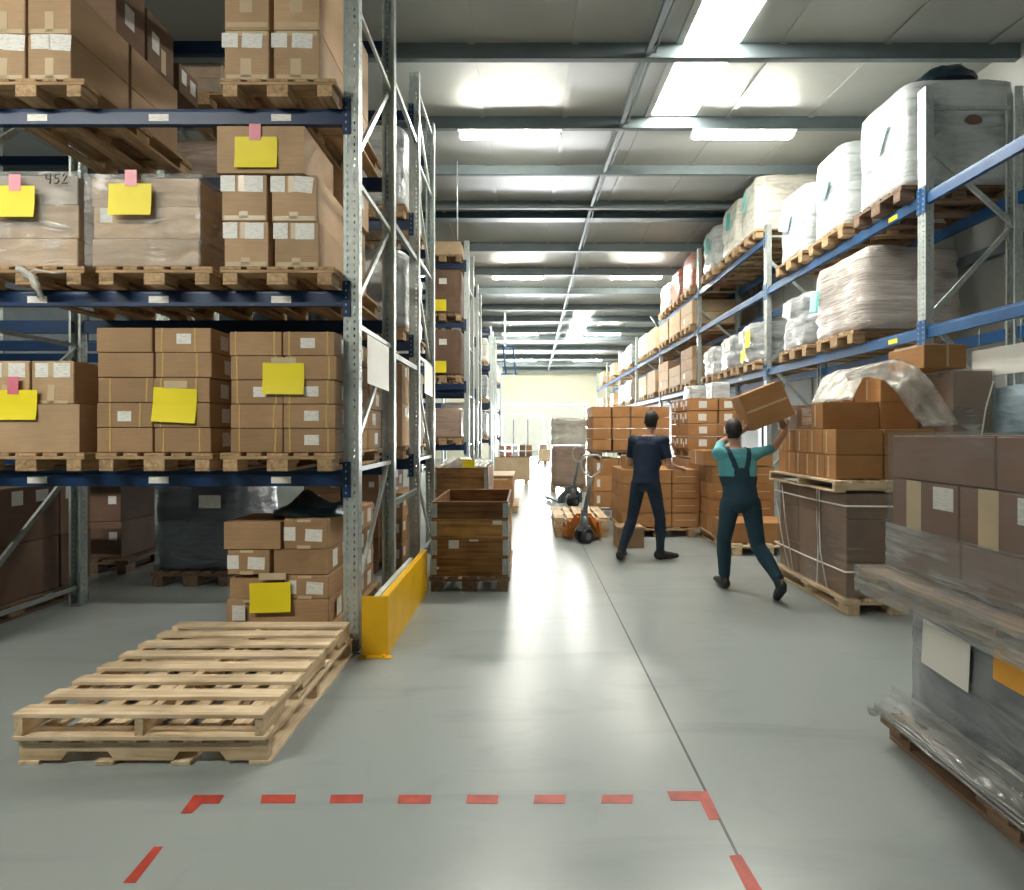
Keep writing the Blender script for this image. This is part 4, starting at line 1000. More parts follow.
# ================================================================== RIGHT RACK (along the wall)
RX = 3.81
FY = [1.8, 5.2, 8.6, 12.0, 15.4, 18.8, 22.2, 25.6, 29.0]
lev = [[2.56, 3.84], [2.56, 3.84], [2.56, 3.84, 4.68], [2.56, 3.84, 4.68]] + [[2.56, 3.84]] * 4
rack('long blue pallet rack standing along the right wall', [-y for y in FY], 0.0, .93, lev, [4.85, 4.85, 4.85, 5.62, 4.85, 4.85, 4.85, 4.85, 4.7], ((RX, 0, 0), -PI / 2), True, False, 'blue_light', zig=[.92, 1.75, 2.63, 3.53, 4.28], labels=
     [(1, 2.56, -5.62, 'yellow_paper'), (1, 3.84, -5.62, 'yellow_paper'), (2, 2.56, -9.6, 'label'), (2, 2.56, -10.6, 'label')])
PX0, PX1 = 3.70, 4.86
def rp(label, y, z, kind='std', fine=True):
    return pallet(label, (PX0 + PX1) / 2 + .01, y, z, PI / 2, kind, fine, w=.8, d=1.18)
def rload(label, ya, yb, z, ztop, mat, feats=(), **kw):
    return bale(label, PX0 + .03, PX1, ya, yb, z + .146, ztop, mat, feats, **kw)
# first bay, second shelf: three tall white loads
rp('old pallet under the white load with a torn hole on the high shelf', 5.72, 3.84, 'old'); rp('pallet under the middle tall white load on the high shelf', 6.69, 3.84); rp('pallet under the white load next to the second rack post', 7.62, 3.84)
q = rload('tall grey-white wrapped load with a torn hole, beside the first rack post', 5.29, 6.13, 3.84, 5.00, 'wrap_white', [('E', 'l', .52, .62, .20, .26, .5), ('e', 'l', .55, .64, .14, .20, .5)], amp=.012, rnd=.05, dome=.05)
b = MB(); bmesh.ops.create_icosphere(b.bm, subdivisions=2, radius=1)
for v in b.bm.verts: v.co = Vector((v.co.x * .085, v.co.y * .012, v.co.z * .045)) * (1 + .35 * noise.noise(v.co * 3))
obj('torn_hole', b.mesh('torn_hole', 'card_dark'), q, (.085, -.422, .62))
b = MB(); bmesh.ops.create_icosphere(b.bm, subdivisions=3, radius=1)
for v in b.bm.verts: v.co = Vector((v.co.x * .30, v.co.y * .20, max(0, v.co.z) * .17)) * (1 + .2 * noise.noise(v.co * 3))
tag(obj('plastic_bag', b.mesh('plastic_bag', 'bag', True), None, (4.27, 5.52, 5.075)), 'dark crumpled plastic lying on top of the white load by the first rack post', 'bag')
rload('tall white wrapped load with a pale green document, in the middle of the high shelf', 6.29, 7.08, 3.84, 4.96, 'wrap_white', [('e', 'l', .45, .60, .16, .22, .5)], amp=.014, rnd=.06, dome=.03)
rload('white wrapped load with a large pale green document, next to the second rack post', 7.20, 8.02, 3.84, 4.90, 'wrap_white', [('e', 'l', .35, .62, .30, .26, .4)], amp=.016, rnd=.07, dome=.03)
# first bay, first shelf
rp('pallet under the ragged stack of paper sacks on the lower shelf', 6.50, 2.56, 'std'); rp('pallet under the grey bundle next to the second rack post', 7.52, 2.56)
bale('ragged wrapped stack of paper sacks on the lower shelf', PX0 + .02, PX1, 5.95, 7.02, 2.706, 3.60, 'wrap_paper', [('E', 'l', .14, .55, .16, .26, .15), ('e', 'l', .10, .56, .15, .24, .15)], layers=9, amp=.026, rnd=.05)
rload('grey wrapped bundle with a white paper, lower shelf next to the second rack post', 7.12, 7.95, 2.56, 3.42, 'wrap_grey', [('W', 'l', .40, .78, .24, .20, .2)], layers=5, amp=.03, rnd=.08)
# second bay
for i, (ya, yb, zt_, mt, nm, ft) in enumerate(((8.72, 9.46, 5.72, 'wrap_cream', 'cream wrapped load with a pale teal document, topmost shelf beside the second post', [('e', 'l', .45, .66, .16, .3, .4)]), (9.56, 10.42, 5.72, 'wrap_cream', 'wrapped load with a teal document, in the middle of the topmost shelf', [('E', 'l', .65, .62, .18, .3, .2)]), (10.6, 11.5, 5.66, 'wrap_white', 'white wrapped load with a teal document, topmost shelf beside the third post', [('E', 'l', .55, .6, .2, .3, .3)]))):
    rp('pallet under the %s' % nm.split(',')[0], (ya + yb) / 2, 4.68); rload(nm, ya, yb, 4.68, zt_, mt, ft, layers=3, amp=.022, rnd=.10, dome=.03)
for i, (ya, yb, zt_, mt, nm, ft) in enumerate(((8.75, 9.5, 3.36, 'wrap_grey', 'grey wrapped bag stack with two yellow papers, lower shelf of the second bay', [('Y', 'l', .72, .58, .20, .28), ('Y', 'l', .45, .20, .20, .20), ('W', 'l', .30, .7, .16, .2)]), (9.6, 10.5, 3.30, 'wrap_grey', 'grey wrapped stack with a white paper, middle of the second bay', [('W', 'l', .70, .72, .22, .22)]), (10.6, 11.5, 3.24, 'wrap_white', 'pale grey wrapped stack, far end of the second bay', [('W', 'l', .55, .68, .22, .22)]))):
    rp('pallet on the lower shelf under the %s' % nm.split(',')[0], (ya + yb) / 2, 2.56); rload(nm, ya, yb, 2.56, zt_, mt, ft, layers=4, amp=.028, rnd=.10)
# third bay
for i, (ya, yb, zt_, mt, nm) in enumerate(((12.1, 13.0, 5.60, 'wrap_red', 'reddish wrapped load on the topmost shelf beyond the tall third post'), (13.15, 14.0, 5.55, 'wrap_red', 'white and red wrapped load, second beyond the tall third post'), (14.2, 15.2, 5.50, 'wrap_white', 'white wrapped load at the far end of the topmost shelf'))):
    rp('pallet under the %s' % nm, (ya + yb) / 2, 4.68, fine=False); rload(nm, ya, yb, 4.68, zt_, mt, layers=2, amp=.015, rnd=.06)
def rstack(bay, ya, yb, z, n, h, mat, nm, look):
    rp('pallet under the %s boxes %s' % (look, nm), (ya + yb) / 2, z, fine=False)
    for k in range(n):
        box(PX0 + .03, PX1, ya, yb, z + .146 + k * h, z + .146 + (k + 1) * h, '%s box, %s, %s' % (look, ['bottom', 'second', 'third'][k], nm), [('L', 'l', .3, .6, .14, .12)] if (k + int(ya * 7)) % 3 == 0 else (), 'broad boxes on the wall rack', mat)
for (ya, yb, z, n, h, mat, nm, look) in (
    (12.12, 13.02, 3.84, 2, .27, 'card_pale', 'high shelf just beyond the tall post', 'pale tan'), (13.1, 14.1, 3.84, 2, .26, 'card_tan', 'high shelf of the third bay, middle', 'tan'), (14.2, 15.2, 3.84, 2, .255, 'card_pale', 'high shelf of the third bay, far end', 'pale tan'),
    (12.12, 13.02, 2.56, 3, .26, 'card_tan', 'lower shelf just beyond the tall post', 'tan'), (13.1, 14.1, 2.56, 2, .24, 'card_pale', 'lower shelf of the third bay, middle', 'cream'), (14.2, 15.2, 2.56, 3, .24, 'card_tan', 'lower shelf of the third bay, far end', 'tan'),
    (15.6, 16.6, 3.84, 2, .30, 'card_pale', 'high shelf of the fourth bay, near end', 'cream'), (16.8, 17.9, 3.84, 2, .32, 'white_paper', 'high shelf of the fourth bay, far end', 'white'),
    (15.6, 16.6, 2.56, 2, .32, 'card_tan', 'lower shelf of the fourth bay, near end', 'tan'), (16.8, 17.9, 2.56, 2, .30, 'card_pale', 'lower shelf of the fourth bay, far end', 'cream'),
    (23.0, 24.0, 3.84, 2, .26, 'card_pale', 'high shelf of the sixth bay', 'cream'), (26.2, 27.4, 3.84, 2, .26, 'card_tan', 'high shelf of the last bay', 'tan'), (23.0, 24.0, 2.56, 2, .26, 'card_tan', 'lower shelf of the sixth bay', 'tan'), (26.2, 27.4, 2.56, 2, .26, 'card_pale', 'lower shelf of the last bay', 'cream')):
    rstack(0, ya, yb, z, n, h, mat, nm, look)
for z, nm in ((3.84, 'high shelf'), (2.56, 'lower shelf')):
    rp('pallet under the tall grey crate, %s of the fifth bay' % nm, 19.7, z, fine=False)
    bale('tall wrapped grey crate with a white side, %s of the fifth bay' % nm, PX0 + .03, PX1, 19.1, 20.4, z + .146, z + .85, 'wrap_grey' if z > 3 else 'wrap_brown', [('W', 'l', .5, .5, 1.1, .55)], 0, .006, .02)
    rp('pallet under the white load, %s of the fifth bay' % nm, 21.3, z, fine=False); rload('white wrapped load, %s of the fifth bay' % nm, 20.8, 21.8, z, z + .80, 'wrap_white', amp=.01)
# first rack bay by the camera: white panel and a wrapped stack below the beam
wp = thing('hanging_board', 'white board hanging below the lower blue beam of the wall rack', 'board', (3.995, 4.56, 2.03))
b = MB(); b.box(-.008, .008, -.27, .27, 0, .24); b.bevel(.003); obj('white_face', b.mesh('white_face', 'white_paper'), wp)
for s in (-.2, .2):
    b = MB(); b.tube([(0, s, .24), (0.0, s, .43)], .003, 5); obj('hanger', b.mesh('hanger', 'galv'), wp)
pallet('pallet on the floor under the bluish wrapped stack below the white panel', 4.48, 4.50, 0, 0, 'old', True)
bale('bluish grey wrapped stack below the white panel', 4.02, 4.9, 4.2, 5.06, .146, 1.93, 'wrap_blue', [('W', 'l', .2, .72, .2, .24)], 10, .02)
# ================================================================== THE BIG WRAPPED PALLET NEAREST THE CAMERA
ax0, ax1, ay0, ay1 = 1.88, 2.78, 1.42, 2.70
pallet('dark old pallet on the floor under the big wrapped load', 2.32, 2.08, 0, 0, 'old', True, w=1.06, d=1.30, h=.13)
bale('grey film-wrapped lower load standing on the dark old pallet', ax0 - .01, ax1, ay0, ay1, .131, .728, 'wrap_grey_shaded', [('W', 'l', .23, .72, .27, .21, .06), ('O', 'l', .55, .86, .30, .17, .03)], 0, .007, .03)
b = MB(); R = []                                                       # film gathered round the pallet foot
for i in range(28):
    y = 2.735 - 1.30 * i / 27; row = []
    for (x, z) in ((1.862, .27), (1.855, .235), (1.835, .205), (1.805, .185), (1.785, .168), (1.775, .145)):
        k = noise.noise(Vector((x * 14, y * 5, z * 12)))
        row.append(b.bm.verts.new((x - .012 * k - .006, y, z + .018 * k)))
    R.append(row)
for i in range(27):
    for j in range(5): b.bm.faces.new((R[i][j], R[i][j + 1], R[i + 1][j + 1], R[i + 1][j]))
bmesh.ops.solidify(b.bm, geom=list(b.bm.faces), thickness=.002)
for k in range(3):
    rr = random.Random(k + 5)
    b.tube([(1.762 + .004 * k + rr.uniform(-.004, .004), 2.74 - .13 * i, .142 + .016 * k + rr.uniform(-.005, .005)) for i in range(11)], .007, 6)
bmesh.ops.create_icosphere(b.bm, subdivisions=2, radius=.028, matrix=Matrix.Translation((1.765, 2.745, .135)))
tag(obj('gathered_film', b.mesh('gathered_film', 'film_thick', True)), 'gathered clear film round the foot of the big wrapped load', 'film')
pallet('film-covered pallet jutting out between the two halves of the big load', 2.25, 2.09, .745, 0, 'std', True, w=1.10, d=1.33, h=.112)
film_shell('clear film pulled tight over the jutting middle pallet', 1.695, 2.80, 1.42, 2.755, .742, .858, 'film_thick', .004)
ux0, ux1 = 1.832, 2.74
for k, (za, zb, ysn) in enumerate(((.872, 1.078, (1.44, 1.86, 2.28, 2.705)), (1.080, 1.32, (1.44, 1.86, 2.29, 2.705)), (1.322, 1.535, (1.50, 2.11, 2.705)))):
    n = len(ysn) - 1
    for j in range(n):
        for i, (xa, xb) in enumerate(((ux0, 2.28), (2.29, ux1))):
            if i == 1 and (k < 2 and j < n - 1): continue
            f = []
            if k == 1 and i == 0: f = [('T', 'l', .36 if j == n - 1 else .34, .5, .095, .235), ('L', 'l', .80 if j == n - 1 else .78, .72, .115, .10)]
            box(xa, xb, ysn[j], ysn[j + 1], za, zb, '%s box, %s, %s, upper half of big load' % (['brown', 'labelled brown', 'large brown'][k], ['lowest layer', 'middle layer', 'top layer'][k], ['nearest the camera', 'in the middle' if n == 3 else 'at the far corner', 'at the far corner'][j] + (', wall side' if i else '')), f, 'boxes inside the big wrapped load', 'card_maroon')
film_shell('thick grey stretch film round the lowest box layer of the big load', ux0, ux1, 1.43, 2.70, .872, 1.078, 'film_thick', .006, top=False, off=.020)
film_shell('shiny clear film round the upper boxes of the big load', ux0, ux1, 1.43, 2.705, 1.085, 1.536, 'film_thin', .004, off=.012)
b = MB(); b.poly([(0, 0, 0), (.16, 0, 0), (.08, 0, .045)], .2, (0, 1, 0)); b.poly([(.17, 0, .0), (.30, .0, .0), (.235, 0, .03)], .16, (0, 1, 0))
tag(obj('paper_tent', b.mesh('paper_tent', 'card_pale'), None, (2.30, 2.3, 1.564)), 'folded pale cardboard pieces lying on top of the big wrapped load', 'cardboard')
# ================================================================== STRAPPED PALLET WITH A SECOND PALLET OF ORANGE-BROWN BOXES
pallet('new pallet on the floor under the strapped brown cartons', 3.16, 5.21, 0, 0, 'fresh', True, w=.95, d=1.30, h=.13)
sx0, sx1, sy0, sy1 = 2.74, 3.60, 4.62, 5.84
grid([sx0, 3.17, sx1], [sy0, 5.03, 5.44, sy1], [.131, .43, .80, 1.015], 'strapped pallet by the walking man', ['aisle column', 'wall column'], 'dull brown film-wrapped', 'film-wrapped boxes on the strapped pallet', 'card_brown', None, 'l', False, .003)
film_shell('creased clear film round the strapped brown cartons', sx0, sx1, sy0, sy1, .133, 1.006, 'film_thin', .010)
def band(label, pts, r=.006, closed=False):
    b = MB(); b.tube(pts, r, 6, 0, closed); tag(obj('strapping_band', b.mesh('strapping_band', 'strap_white')), label, 'strapping band', 'white strapping bands')
for z, nm in ((.92, 'upper'), (.36, 'lower')):
    a = .034
    band('white strapping band running round the brown cartons, %s one' % nm, [(sx0 - a, sy0 - a, z), (3.2, sy0 - a - .002, z - .004), (sx1 + a, sy0 - a, z), (sx1 + a, sy1 + a, z), (sx0 - a, sy1 + a, z), (sx0 - a - .002, 5.2, z - .006)], .008, True)
for i, (pts, nm) in enumerate((([(5.72, 1.04), (5.80, .8), (5.66, .4), (5.52, .15)], 'bowed one at the far corner'), ([(5.68, 1.0), (5.60, .6), (5.44, .15)], 'thin straight one at the far corner'), ([(5.0, 1.02), (5.0, .75), (4.98, .45), (5.0, .15)], 'straight one in the middle'), ([(4.96, 1.02), (4.96, .7), (4.94, .45), (4.83, .15)], 'one with a loose slanting end'))):
    band('white strapping cord hanging down the brown cartons, %s' % nm, [(sx0 - .048, y, z) for y, z in pts], .006)
stringer_pallet('pale pallet with a solid front board lying on the strapped cartons', 1.26, .96, .098, 7, 3, (3.13, 5.26, 1.030), PI / 2, ('fresh_x', 'fresh_y'), False)
OB = 'pallet above the strapped cartons'
ob = lambda x0, x1, y0, y1, z0, z1, lab, f=(): box(x0, x1, y0, y1, z0, z1, lab, f, 'orange-brown boxes above the strapped cartons', 'card_orange')
zb = [1.131, 1.345, 1.575, 1.825, 2.075]
for k in (0, 1):
    ys = [4.74 + .18 * i for i in range(7)] if k == 0 else [4.74, 4.96, 5.22, 5.45, 5.64, 5.82]
    for j in range(len(ys) - 1):
        ob(2.72, 3.14, ys[j], ys[j + 1], zb[k], zb[k + 1], 'narrow orange-brown box, %s, %s, on the %s' % (ROW[k], DEP[j], OB), [('T', 'l', .30, .5, .02, .19)] if j < 5 else ())
    ob(3.15, 3.60, ys[0], 5.2, zb[k], zb[k + 1], 'orange-brown box, %s, beside the narrow ones, on the %s' % (ROW[k], OB))
    ob(3.15, 3.60, 5.21, 5.80, zb[k], zb[k + 1], 'orange-brown box, %s, hidden behind, on the %s' % (ROW[k], OB))
ob(2.72, 3.24, 4.95, 5.16, zb[2], zb[3], 'long orange-brown box, third row, aisle side, on the %s' % OB, [('T', 'l', .35, .5, .03, .2)])
ob(3.25, 3.60, 4.95, 5.16, zb[2], zb[3], 'orange-brown box, third row, wall side, on the %s' % OB)
ob(3.15, 3.60, 5.17, 5.80, zb[2], zb[3], 'orange-brown box, third row, behind, on the %s' % OB)
ob(3.25, 3.60, 4.95, 5.35, zb[3], zb[4], 'orange-brown box under the white film, fourth row, front one', [('T', 'l', .5, .5, .03, .2)])
ob(3.25, 3.60, 5.36, 5.78, zb[3], zb[4], 'orange-brown box under the white film, fourth row, rear one', [('T', 'l', .5, .5, .03, .2)])
bx = box(2.72, 2.98, 5.42, 5.80, zb[2], 1.82, 'film-wrapped carton with two labels, on the far end of the orange-brown boxes', [('L', 'f', .38, .70, .10, .08), ('L', 'f', .38, .34, .10, .08), ('L', 'l', .5, .6, .10, .10)], None, 'card_brown')
film_shell('clear film round the small carton with two labels', 2.72, 2.98, 5.42, 5.80, zb[2] + .002, 1.82, 'film', .004)
# stack standing at the rack post behind
pallet('small pallet on the floor under the carton stack at the first rack post', 3.84, 4.42, 0, PI / 2, 'std', True, w=1.26, d=.42, h=.13)
for k in range(6):
    box(3.64, 3.98, 4.60, 5.04, .131 + .324 * k, .131 + .324 * (k + 1), 'film-wrapped carton, %s of the stack at the first rack post' % ['lowest', 'second', 'third', 'fourth', 'fifth', 'topmost'][k], (), 'film-wrapped cartons at the first rack post', 'card_brown')
film_shell('clear film round the carton stack at the first rack post', 3.64, 3.98, 4.60, 5.04, .14, 2.074, 'film', .006)
box(3.39, 3.76, 4.60, 5.06, 2.092, 2.30, 'orange-brown box lying highest, on the stack at the first rack post', [('T', 'f', .55, .5, .02, .18), ('T', 'l', .5, .97, .3, .02)], None, 'card_orange', rz=0)
band('white strapping cord slanting down the carton stack at the first rack post', [(3.955, 4.57, 1.98), (3.89, 4.568, 1.75), (3.85, 4.567, 1.5)], .006)
def drape(name, label, P, Ya, Yb, seed, mat='film_drape'):
    b = MB(); n = len(P); m = 12; R = []
    for i in range(n):
        row = []
        for j in range(m):
            t = j / (m - 1); y = Ya + (Yb - Ya) * t
            k = noise.noise(Vector((i * .8 + seed, t * 4, 0)))
            row.append(b.bm.verts.new((P[i][0] + .018 * noise.noise(Vector((seed, i * 1.1, t * 5))), y + .03 * k, P[i][1] + .022 * abs(k) + .010 * abs(math.sin(t * 9 + i * .5)))))
        R.append(row)
    for i in range(n - 1):
        for j in range(m - 1): b.bm.faces.new((R[i][j], R[i + 1][j], R[i + 1][j + 1], R[i][j + 1]))
    bmesh.ops.subdivide_edges(b.bm, edges=list(b.bm.edges), cuts=1, use_grid_fill=True)
    bmesh.ops.solidify(b.bm, geom=list(b.bm.faces), thickness=.002)
    return tag(obj(name, b.mesh(name, mat, True)), label, 'film')
DF = drape('draped_film', 'milky film draped over the fourth row of orange-brown boxes', [(3.08, 1.85), (3.12, 1.93), (3.16, 2.03), (3.21, 2.12), (3.28, 2.17), (3.36, 2.20), (3.46, 2.21), (3.58, 2.18)], 5.10, 5.84, 3)
b = MB(); R = []                                                       # flap hanging in front
UP = [(845, 374), (870, 364), (895, 358), (915, 364), (930, 380), (945, 402), (958, 425)]; LO = [(848, 381), (868, 377), (884, 381), (896, 392), (905, 405), (914, 416), (924, 427)]
def along(P, t):
    k = min(len(P) - 2, int(t * (len(P) - 1))); f = t * (len(P) - 1) - k
    return tuple(P[k][q] * (1 - f) + P[k + 1][q] * f for q in (0, 1))
for i in range(25):
    t = i / 24; row = []; Yb = 4.925 - .37 * min(1, t / .55)
    for j in range(12):
        u = j / 11; a, c = along(UP, t), along(LO, t)
        px, py = a[0] + (c[0] - a[0]) * u, a[1] + (c[1] - a[1]) * u
        row.append(b.bm.verts.new((wx(px, Yb), Yb + .010 * math.sin(u * 16 + t * 5) + .012 * noise.noise(Vector((u * 3, t * 6, 2))), wz(py, Yb) + .012 * noise.noise(Vector((u * 5, t * 9, 7))))))
    R.append(row)
for i in range(24):
    for j in range(11): b.bm.faces.new((R[i][j], R[i][j + 1], R[i + 1][j + 1], R[i + 1][j]))
bmesh.ops.solidify(b.bm, geom=list(b.bm.faces), thickness=.002)
obj('hanging_flap', b.mesh('hanging_flap', 'film_drape', True), DF)
# ================================================================== STACKS ALONG THE AISLE
pallet('pallet on the floor under the brown stack behind the man in navy', 1.965, 8.45, 0, 0, 'std', True, w=1.15, d=1.02)
grid([1.41, 2.15, 2.545], [7.96, 8.45, 8.94], [.146, .358, .572, .786, 1.0], 'stack behind the man in navy', ['broad column', 'narrow column'], 'orange-brown', 'orange-brown boxes behind the man in navy', 'card_orange', lambda i, j, k, *a: [('T', 'f', .5, .5, .30, .012)] if j == 0 and i == 1 else (), None, True, .003)
box(1.47, 1.73, 8.05, 8.4, 1.001, 1.20, 'single brown box on top of the stack behind the man in navy', (), None, 'card_orange')
box(1.21, 1.575, 7.18, 7.50, .002, .285, 'brown box standing alone on the floor behind the man in navy', [('T', 'f', .5, .96, .3, .02)], None, 'card')
pallet('pallet carrying the upper stack of orange-brown boxes behind the pallet jack', 1.95, 10.56, 1.062, 0, 'old', True, w=1.44, d=1.12)
pallet('pallet on the floor under the two-storey stack behind the pallet jack', 1.95, 10.56, 0, 0, 'old', True, w=1.44, d=1.12)
grid([1.24, 1.72, 2.2, 2.66], [10.02, 10.56, 11.1], [.146, .45, .75, 1.06], 'lower storey behind the pallet jack', ['aisle column', 'middle column', 'wall column'], 'brown', 'boxes of the lower storey', 'card_orange', lambda i, j, k, *a: [('L', 'f', .2, .5, .06, .14)] if i == 0 else (), 'l')
grid([1.23, 1.60, 1.945, 2.31, 2.68], [10.02, 10.56, 11.1], [1.208, 1.415, 1.62, 1.825, 2.03], 'upper storey behind the pallet jack', ['aisle column', 'second column', 'third column', 'wall column'], 'orange-brown', 'boxes of the upper storey', 'card_orange', None, 'l', False, .009)
b = MB(); b.box(1.7, 2.1, 10.2, 10.6, 2.032, 2.05); b.bevel(.004); tag(obj('paper_sheet', b.mesh('paper_sheet', 'white_paper')), 'white paper sheet lying on the upper storey of boxes', 'paper sheet')
for z, nm in ((0, 'floor pallet under the white-labelled boxes between the two men'), (1.13, 'raised pallet under the white-labelled boxes between the two men')):
    pallet(nm, 3.01, 9.11, z, 0, 'std', True, w=.82, d=.98)
grid([2.58, 3.06, 3.37], [8.6, 9.1, 9.58], [.146, .48, .80, 1.12], 'lower boxes between the two men', ['aisle column', 'wall column'], 'plain brown', 'lower boxes between the two men', 'card_orange', None, 'l')
grid([2.57, 3.065, 3.38], [8.6, 9.1, 9.58], [1.276, 1.48, 1.685, 1.89, 2.09], 'raised stack between the two men', ['aisle column', 'wall column'], 'white-labelled', 'white-labelled boxes between the two men', 'card_orange', lambda i, j, k, *a: ([('L', 'f', .5, .5, .13, .11)] if j == 0 else []) + ([('L', 'l', .25, .6, .09, .09), ('L', 'l', .52, .35, .06, .09), ('L', 'l', .80, .6, .09, .09)] if i == 0 and k in (0, 2, 3) else []), 'l')
for i, (xa, xb) in enumerate(((2.66, 2.95), (3.02, 3.34))):
    bale('small pale wrapped bundle on the white-labelled boxes, %s' % ['aisle side', 'wall side'][i], xa, xb, 8.75, 9.2, 2.092, 2.30 + .06 * i, 'wrap_white', [], 0, .008)
pallet('pallet on the floor under the brown stack beside the man in teal', 3.03, 7.42, 0, 0, 'fresh', True, w=.92, d=1.34)
grid([2.57, 3.0, 3.44], [7.44, 7.75, 8.06], [.146, .38, .612, .846, 1.08], 'stack beside the man in teal', ['aisle column', 'wall column'], 'ridged orange-brown', 'boxes beside the man in teal', 'card_orange', lambda i, j, k, *a: [('T', 'f', .5, .5, .30, .012)] if j == 0 else (), 'l')
grid([2.45, 2.75, 3.42], [7.44, 8.06], [1.082, 1.30], 'beside the man in teal', ['short box', 'long box'], 'flat-topped orange-brown', None, 'card_orange', lambda i, j, k, *a: [('T', 'l', .4, .5, .03, .2)])
for i, (xa, xb) in enumerate(((2.54, 2.95), (2.96, 3.38))): box(xa, xb, 6.82, 7.38, .146, .40, 'single-layer brown box at the pallet edge beside the man in teal, %s' % ['aisle side', 'wall side'][i], [('T', 'l', .5, .5, .04, .2)], None, 'card_orange')
pallet('pallet under the grey wrapped tower in the aisle', 1.12, 14.45, 0, 0, 'std', True, w=.98, d=1.0)
bale('dull brown wrapped lower half of the tower in the aisle', .66, 1.58, 13.97, 14.9, .146, 1.19, 'wrap_brown', [], 4, .018)
bale('silvery wrapped upper half of the tower in the aisle', .63, 1.60, 13.95, 14.9, 1.222, 1.92, 'wrap_cream', [], 3, .018)
pallet('pale pallet, upper of the two behind the orange pallet jack', .815, 8.52, .146, 0, 'fresh', True)
pallet('brown pallet, lower of the two behind the orange pallet jack', .815, 8.52, 0, 0, 'std', True)
# ------------------------------------------------------------------ pallet jacks
def pallet_jack(label, loc, frame='orange_paint', rz=0):
    r = thing('pallet_jack', label, 'pallet jack', loc, rz, 'hand pallet jacks')
    for s in (-1, 1):
        b = MB(); b.box(s * .19 - .07, s * .19 + .07, .20, 1.28, .052, .092); b.bevel(.006); f = obj('fork', b.mesh('fork', frame), r)
        b = MB(); b.cyl((s * .19, 1.18, .034), (1, 0, 0), .032, .07, 14); obj('load_roller', b.mesh('load_roller', 'rubber'), f)
    b = MB()
    for s in (-1, 1):
        b.bar((s * .19, .21, .10), (s * .06, .07, .36), .10, .03); b.bar((s * .255, .20, .06), (s * .20, .06, .30), .03, .05)
        b.box(s * .19 - .07, s * .19 + .07, .17, .215, .05, .18)
    b.box(-.10, .10, .06, .12, .26, .40); b.bar((-.26, .2, .12), (-.08, .1, .38), .05, .04); b.bar((.26, .2, .12), (.08, .1, .38), .05, .04)
    b.bm.edges.ensure_lookup_table(); obj('frame', b.mesh('frame', frame), r)
    b = MB(); b.cyl((0, 0, .27), (0, 0, 1), .055, .22, 18); b.cyl((0, 0, .40), (0, 0, 1), .035, .08, 14); b.box(-.09, .09, -.05, .05, .17, .23); obj('hydraulic_pump', b.mesh('hydraulic_pump', 'grey_metal'), r)
    for s in (-1, 1):
        ca, sa = math.cos(.95), -math.sin(.95); wc = (s * .06 * ca, s * .06 * sa, .102)
        b = MB(); b.cyl(wc, (ca, sa, 0), .10, .065, 26); w_ = obj('steering_wheel', b.mesh('steering_wheel', 'rubber'), r)
        b = MB(); b.cyl(wc, (ca, sa, 0), .05, .069, 18); b.cyl(wc, (ca, sa, 0), .018, .085, 10); obj('wheel_hub', b.mesh('wheel_hub', 'grey_metal'), w_)
    b = MB(); b.box(-.02, .02, -.02, .02, .08, .12); b.box(-.03, .03, -.04, .04, .10, .19); obj('axle', b.mesh('axle', 'grey_metal'), r)
    b = MB(); b.tube([(0, -.01, .38), (.035, -.05, .62), (.085, -.10, .93)], [.034, .030, .026], 12); b.box(-.045, .045, -.05, .03, .36, .46); obj('draw_bar', b.mesh('draw_bar', 'grey_metal'), r)
    b = MB(); b.tube([(0, -.10, .92), (-.11, -.115, 1.00), (-.145, -.13, 1.10), (-.12, -.14, 1.21), (-.08, -.145, 1.235), (.08, -.145, 1.235), (.12, -.14, 1.21), (.145, -.13, 1.10), (.11, -.115, 1.00)], .014, 10, 0, True)
    obj('handle_loop', b.mesh('handle_loop', 'white_metal'), r, (.085, 0, 0))
    b = MB(); b.tube([(.02, -.12, 1.235), (.02, -.13, 1.12), (0, -.11, .97)], .007, 6); obj('release_lever', b.mesh('release_lever', 'galv_dark'), r, (.085, 0, 0))
    return r
pallet_jack('orange hand pallet jack with its forks in the two stacked pallets', (.815, 7.56, 0))
pj = pallet_jack('second pallet jack with black wheels, beyond the two stacked pallets', (.98, 11.25, 0), 'grey_metal', .25)
# ================================================================== PEOPLE
def rcone(bm, a, b_, ra, rb, n=14):
    a, b_ = Vector(a), Vector(b_); L = (b_ - a).length
    steps = max(2, int(L / (.6 * min(ra, rb))) + 1)
    for i in range(steps + 1):
        t = i / steps; r = ra + (rb - ra) * t
        bmesh.ops.create_icosphere(bm, subdivisions=2, radius=r, matrix=Matrix.Translation(a.lerp(b_, t)))
def ell(bm, c, rx, ry, rz_, rot=None):
    m = Matrix.Translation(c) @ (rot or Matrix.Identity(4)) @ Matrix.Diagonal((rx, ry, rz_, 1))
    bmesh.ops.create_icosphere(bm, subdivisions=3, radius=1, matrix=m)
def remesh(bm, vox, smooth=2):
    me = bpy.data.meshes.new('body'); bm.to_mesh(me); bm.free()
    o = bpy.data.objects.new('body_tmp', me); C.objects.link(o)
    r = o.modifiers.new('r', 'REMESH'); r.mode = 'VOXEL'; r.voxel_size = vox; r.use_smooth_shade = True
    s = o.modifiers.new('s', 'SMOOTH'); s.iterations = smooth; s.factor = .5
    dg = bpy.context.evaluated_depsgraph_get(); dg.update()
    out = bpy.data.meshes.new_from_object(o.evaluated_get(dg))
    bpy.data.objects.remove(o); bpy.data.meshes.remove(me)
    return out
